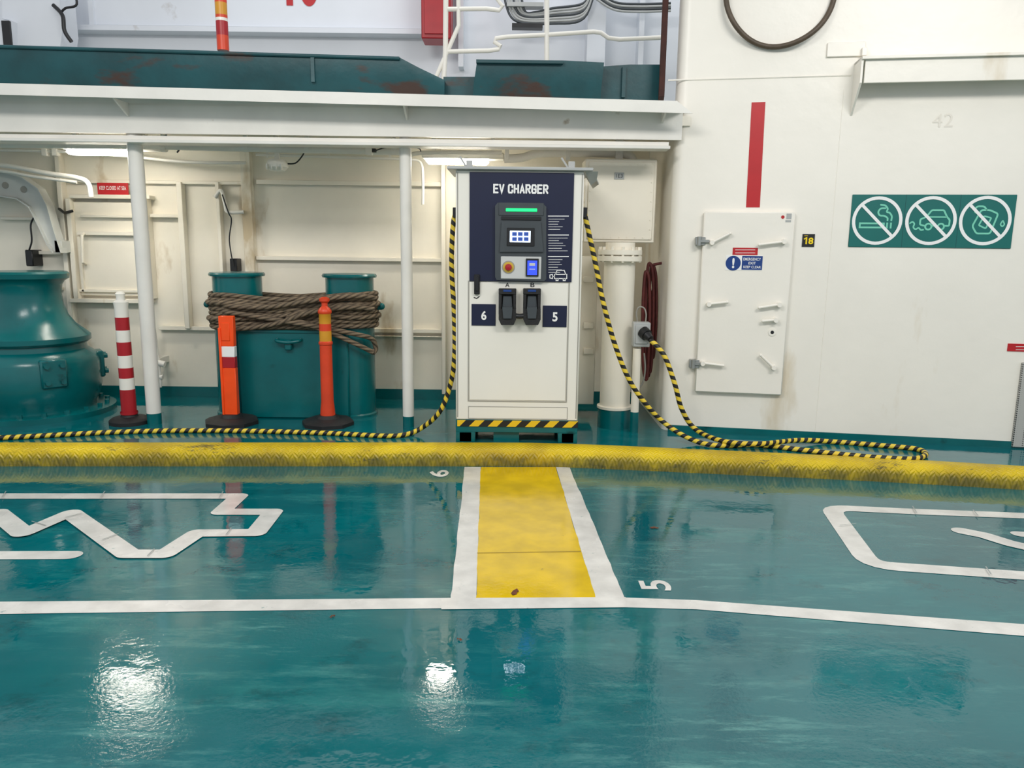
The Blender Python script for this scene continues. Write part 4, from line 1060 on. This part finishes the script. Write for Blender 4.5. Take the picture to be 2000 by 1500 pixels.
# prohibition sign
T = Thing('prohibition_sign', 'teal sign with three white prohibition pictograms', 'sign', FW.P(1820, 484))
mb = MB(); a, b, c, d = FW.rect(1661, 380, 1981, 484, .01); mb.box(FW, a, b, c, d, 0, .01, .003)
for t in (1, 2): mb.box(FW, a + (b - a) * t / 3 - .001, a + (b - a) * t / 3 + .001, c, d, .01, .0112, 0, 1)
pl = T.part('plate', mb, [SIGN, TEALD])
rr_ = (d - c) * .43; of = .0115
cs = [(FW.px(x_, 431, of)) for x_ in (1713, 1818, 1924)]
for i, (u, v) in enumerate(cs):
    mb = MB(); q = lambda L: [Vector((u + x_ * rr_, v + y_ * rr_)) for x_, y_ in L]
    w = rr_ * .075; rd = rr_ * .1
    if i == 0:
        mb.stroke(FW, q([(-.72, -.3), (.3, -.3), (.3, -.12), (-.72, -.12)]), w, of, True)
        mb.stroke(FW, q([(.44, -.34), (.44, -.08)]), w, of, rnd=False); mb.stroke(FW, q([(.6, -.34), (.6, -.08)]), w, of, rnd=False)
        mb.stroke(FW, q([(.44, .02), (.44, .12), (.3, .22), (.08, .22), (.0, .38), (.1, .55), (.3, .55)]), w, of, rad=rd)
        mb.stroke(FW, q([(.6, .02), (.62, .2), (.5, .36), (.36, .38), (.42, .52), (.3, .68), (.1, .7)]), w, of, rad=rd)
    elif i == 1:
        mb.stroke(FW, q([(-.26, -.22), (-.44, -.18), (-.44, .06), (-.2, .16), (.0, .46), (.5, .46), (.66, .16), (.78, .04), (.78, -.22), (.62, -.22)]), w, of, rad=rd * .6)
        mb.stroke(FW, q([(-.12, .16), (.64, .16)]), w * .8, of, rnd=False)
        mb.stroke(FW, q([(.1, -.22), (.26, -.22)]), w, of)
        for cx_ in (-.08, .44):
            mb.ring(FW, u + cx_ * rr_, v - .26 * rr_, .13 * rr_, w, of + .0003, n=20)
        mb.stroke(FW, q([(-.86, -.12), (-.76, -.04), (-.66, -.14), (-.72, -.3), (-.6, -.4), (-.48, -.3), (-.38, -.42), (-.28, -.4)]), w * .9, of, rad=rd * .7)
    else:
        mb.stroke(FW, q([(-.5, -.24), (-.2, .46), (.14, .46), (.5, .3), (.26, -.56), (-.3, -.56)]), w, of, True, rad=rd)
        mb.stroke(FW, q([(-.24, -.2), (-.06, .2), (.24, .12), (.06, -.34)]), w * .9, of, True, rad=rd * .5)
        mb.stroke(FW, q([(-.3, .28), (-.5, .4), (-.4, .62), (-.1, .62), (.02, .46)]), w, of, rad=rd)
        mb.stroke(FW, q([(.72, .02), (.63, -.16), (.72, -.26), (.81, -.16)]), w * .8, of, True, rad=rd * .5)
    T.part('pictogram', mb, MINT, ('lit cigarette', 'car with exhaust fumes', 'fuel canister')[i] + ' pictogram in mint', pl, flat=True)
    mb = MB(); mb.ring(FW, u, v, rr_, rr_ * .14, of + .001)
    k = .70; mb.stroke(FW, [(u - rr_ * k, v + rr_ * k), (u + rr_ * k, v - rr_ * k)], rr_ * .13, of + .0015, rnd=False)
    T.part('prohibition_ring', mb, WHT, 'white ring with diagonal bar', pl, flat=True)
mb = MB(); mb.ptext('42', FW, 1822, 222, 1862, 248, .003, bold=.0)
solo('raised_number', mb, paint('faint_relief', lin(234, 228, 216), 0.5, .03), FW.P(1842, 248), 'faint painted-over number 42 on wall', 'number', flat=True)
T = Thing('hanging_hose', 'coiled brown rubber hose hanging on the wall', 'hose', FW.P(1525, 92))
mb = MB(); cc_ = FW.px(1525, -20, .06); rad = abs(FW.px(1632, -20, .06)[0] - FW.px(1417, -20, .06)[0]) / 2
mb.tube([FW.pt(cc_[0] + math.cos(t * math.pi / 40) * rad, cc_[1] + math.sin(t * math.pi / 40) * rad, .05 + .02 * math.sin(t * .3)) for t in range(80)], .02, 12, closed=True)
T.part('hose_loop', mb, HOSE)
mb = MB(); mb.tube(smooth([FW.pt(cc_[0], cc_[1] + rad - .04, 0), FW.pt(cc_[0], cc_[1] + rad - .04, .1), FW.pt(cc_[0], cc_[1] + rad + .03, .12)], 5), .012, 10)
T.part('hook', mb, GALV, 'metal hook')
mb = MB()
a = FW.px(1690, 135, .2)[0]; zt2 = FW.px(1850, 112, .2)[1]; zb2 = FW.px(1850, 158, .2)[1]
mb.box(FW, a - .03, a + 2.6, zt2, zt2 + .02, 0, .22, .002)
mb.box(FW, a - .0, a + 2.6, zb2, zt2, .17, .19, .002)
mb.prism([FW.pt(a - .03, zt2 + .02, 0), FW.pt(a - .03, zt2 + .02, .2), FW.pt(a - .03, zb2, .2), FW.pt(a - .03, zb2 - .2, .0)], FW.u * .015)
solo('wall_ledge', mb, WHITE, FW.pt(a, zb2, .1), 'cream steel ledge bracket welded to wall', 'ledge')
mb = MB(); mb.pbox(FW, 1616, 82, 1690, 110, 0, .02, .003)
mb.pbox(FW, 1684, 92, 1694, 108, .02, .05, .003)
solo('cover_plate', mb, WHITE, FW.P(1650, 110), 'small cream cover plate on the wall', 'plate')
T = Thing('notice_sign', 'small red notice plate with white lines', 'sign', FW.P(1995, 688))
mb = MB(); mb.pbox(FW, 1968, 672, 2040, 687, 0, .006); T.part('plate', mb, REDS)
mb = MB()
for yy in (677, 683): mb.stroke(FW, [FW.px(1984, yy, .007), FW.px(2030, yy, .007)], .0035, .007, rnd=False)
T.part('printed_lines', mb, WHT, flat=True)
mb = MB(); a, b, c, d = FW.rect(1987, 710, 2090, 880, .03); mb.box(FW, a, b, max(c, .01), d, 0, .03, .004)
solo('ventilation_grille', mb, PERF, FW.P(1990, 880), 'perforated grey metal grille at the wall base', 'grille')

# ------------------------------------------------------------ upper background items
F_ = FY(8.6)
mb = MB(); mb.pbox(F_, 822, -160, 880, 75, -.3, 0, .01); mb.pbox(F_, 828, -140, 874, 66, 0, .015, .004)
mb.box(F_, F_.px(842, 40)[0], F_.px(870, 40)[0], F_.px(850, 40)[1], F_.px(850, -100)[1], -.47, -.3)
solo('red_cabinet', mb, RED, F_.P(845, 75), 'red fire equipment cabinet on the casing', 'cabinet')
F_ = FY(8.2)
mb = MB()
def rl(pts, r_=.022): mb.tube([F_.P(*p) for p in pts], r_, 12)
rl([(872, -150), (870, 100), (866, 165)], .026); rl([(893, -150), (896, 50), (852, 150)], .022)
rl([(1068, -150), (1068, 165)], .026)
rl([(868, 101), (955, 99), (974, 96), (978, 90), (966, 82), (968, 75), (990, 72), (1068, 68), (1160, 62), (1174, 64), (1188, 74), (1210, 77), (1300, 73)])
rl([(868, 18), (950, 17), (975, 20), (982, 12), (972, 0), (980, -20), (1068, -30)])
solo('handrail', mb, CHW, F_.P(980, 100), 'white tubular handrail with bent ends', 'railing')
mb = MB(); F_ = FY(8.8)
for i in range(7):
    mb.tube(smooth([F_.P(985 + i * 5, -40), F_.P(988 + i * 6, 8 + i * 2), F_.P(1010 + i * 6, 42 - i * 3), F_.P(1080, 46 - i * 5), F_.P(1140, 36 - i * 5), F_.P(1165 - i * 2, -30)], 6), .013, 10, mi=0 if i % 3 else 2)
for i in range(4):
    mb.tube(smooth([F_.P(1165, -20 + i * 6), F_.P(1200, 4 + i * 5), F_.P(1250, 8 + i * 5), F_.P(1310, 6 + i * 5)], 6), .013, 10, mi=0 if i % 2 else 2)
mb.pbox(F_, 990, 4, 1062, 12, -.08, .05, mi=0); mb.pbox(F_, 1000, 45, 1060, 54, -.08, .03, mi=1)
solo('cable_bundle', mb, [LGREY, BLACKP, GREYP], F_.P(1060, 46), 'bundle of grey cables on the casing', 'cables')
mb = MB(); F_ = FY(8.55)
mb.pprism(F_, [(4, -60), (110, -60), (122, 60), (116, 100), (30, 100), (22, 40), (4, 36)], -.3, 0)
mb.pprism(F_, [(-60, 36), (22, 40), (22, 110), (-60, 110)], -.3, .1)
mb.tube(smooth([F_.P(104, 10, .05), F_.P(122, 30, .08), F_.P(126, 60, .08), F_.P(140, 82, .06)], 6), .02, 10, mi=1)
mb.tube(smooth([F_.P(140, -30, .05), F_.P(150, 8, .05), F_.P(128, 16, .05), F_.P(118, 26, .05)], 6), .012, 10, mi=1)
mb.pbox(F_, 4, 40, 20, 90, .1, .13, .003, 1)
solo('deck_machine', mb, [COOLW, BLACKP], F_.P(60, 100), 'white deck machinery housing with black hoses', 'machinery')

# ------------------------------------------------------------ light
w = bpy.data.worlds.new('World'); sc.world = w; w.use_nodes = True
bg = w.node_tree.nodes['Background']; bg.inputs[0].default_value = (.92, .955, 1.0, 1); bg.inputs[1].default_value = 0.69
def area(name, loc, rot, sx, sy, p, col):
    l = bpy.data.lights.new(name, 'AREA'); l.shape = 'RECTANGLE'; l.size = sx; l.size_y = sy; l.energy = p; l.color = col
    o = bpy.data.objects.new(name, l); o.location = loc; o.rotation_euler = [math.radians(a) for a in rot]; COL.objects.link(o)
area('deck_light', (-2.5, 1.0, 4.8), (48, 0, 0), 2.5, .8, 140, (1, .975, .93))
area('deck_light', (3.0, 1.0, 4.8), (48, 0, 0), 2.5, .8, 140, (1, .975, .93))
area('deck_light', (0, 7.9, 5.6), (20, 0, 0), 6, .6, 40, (.95, .97, 1))
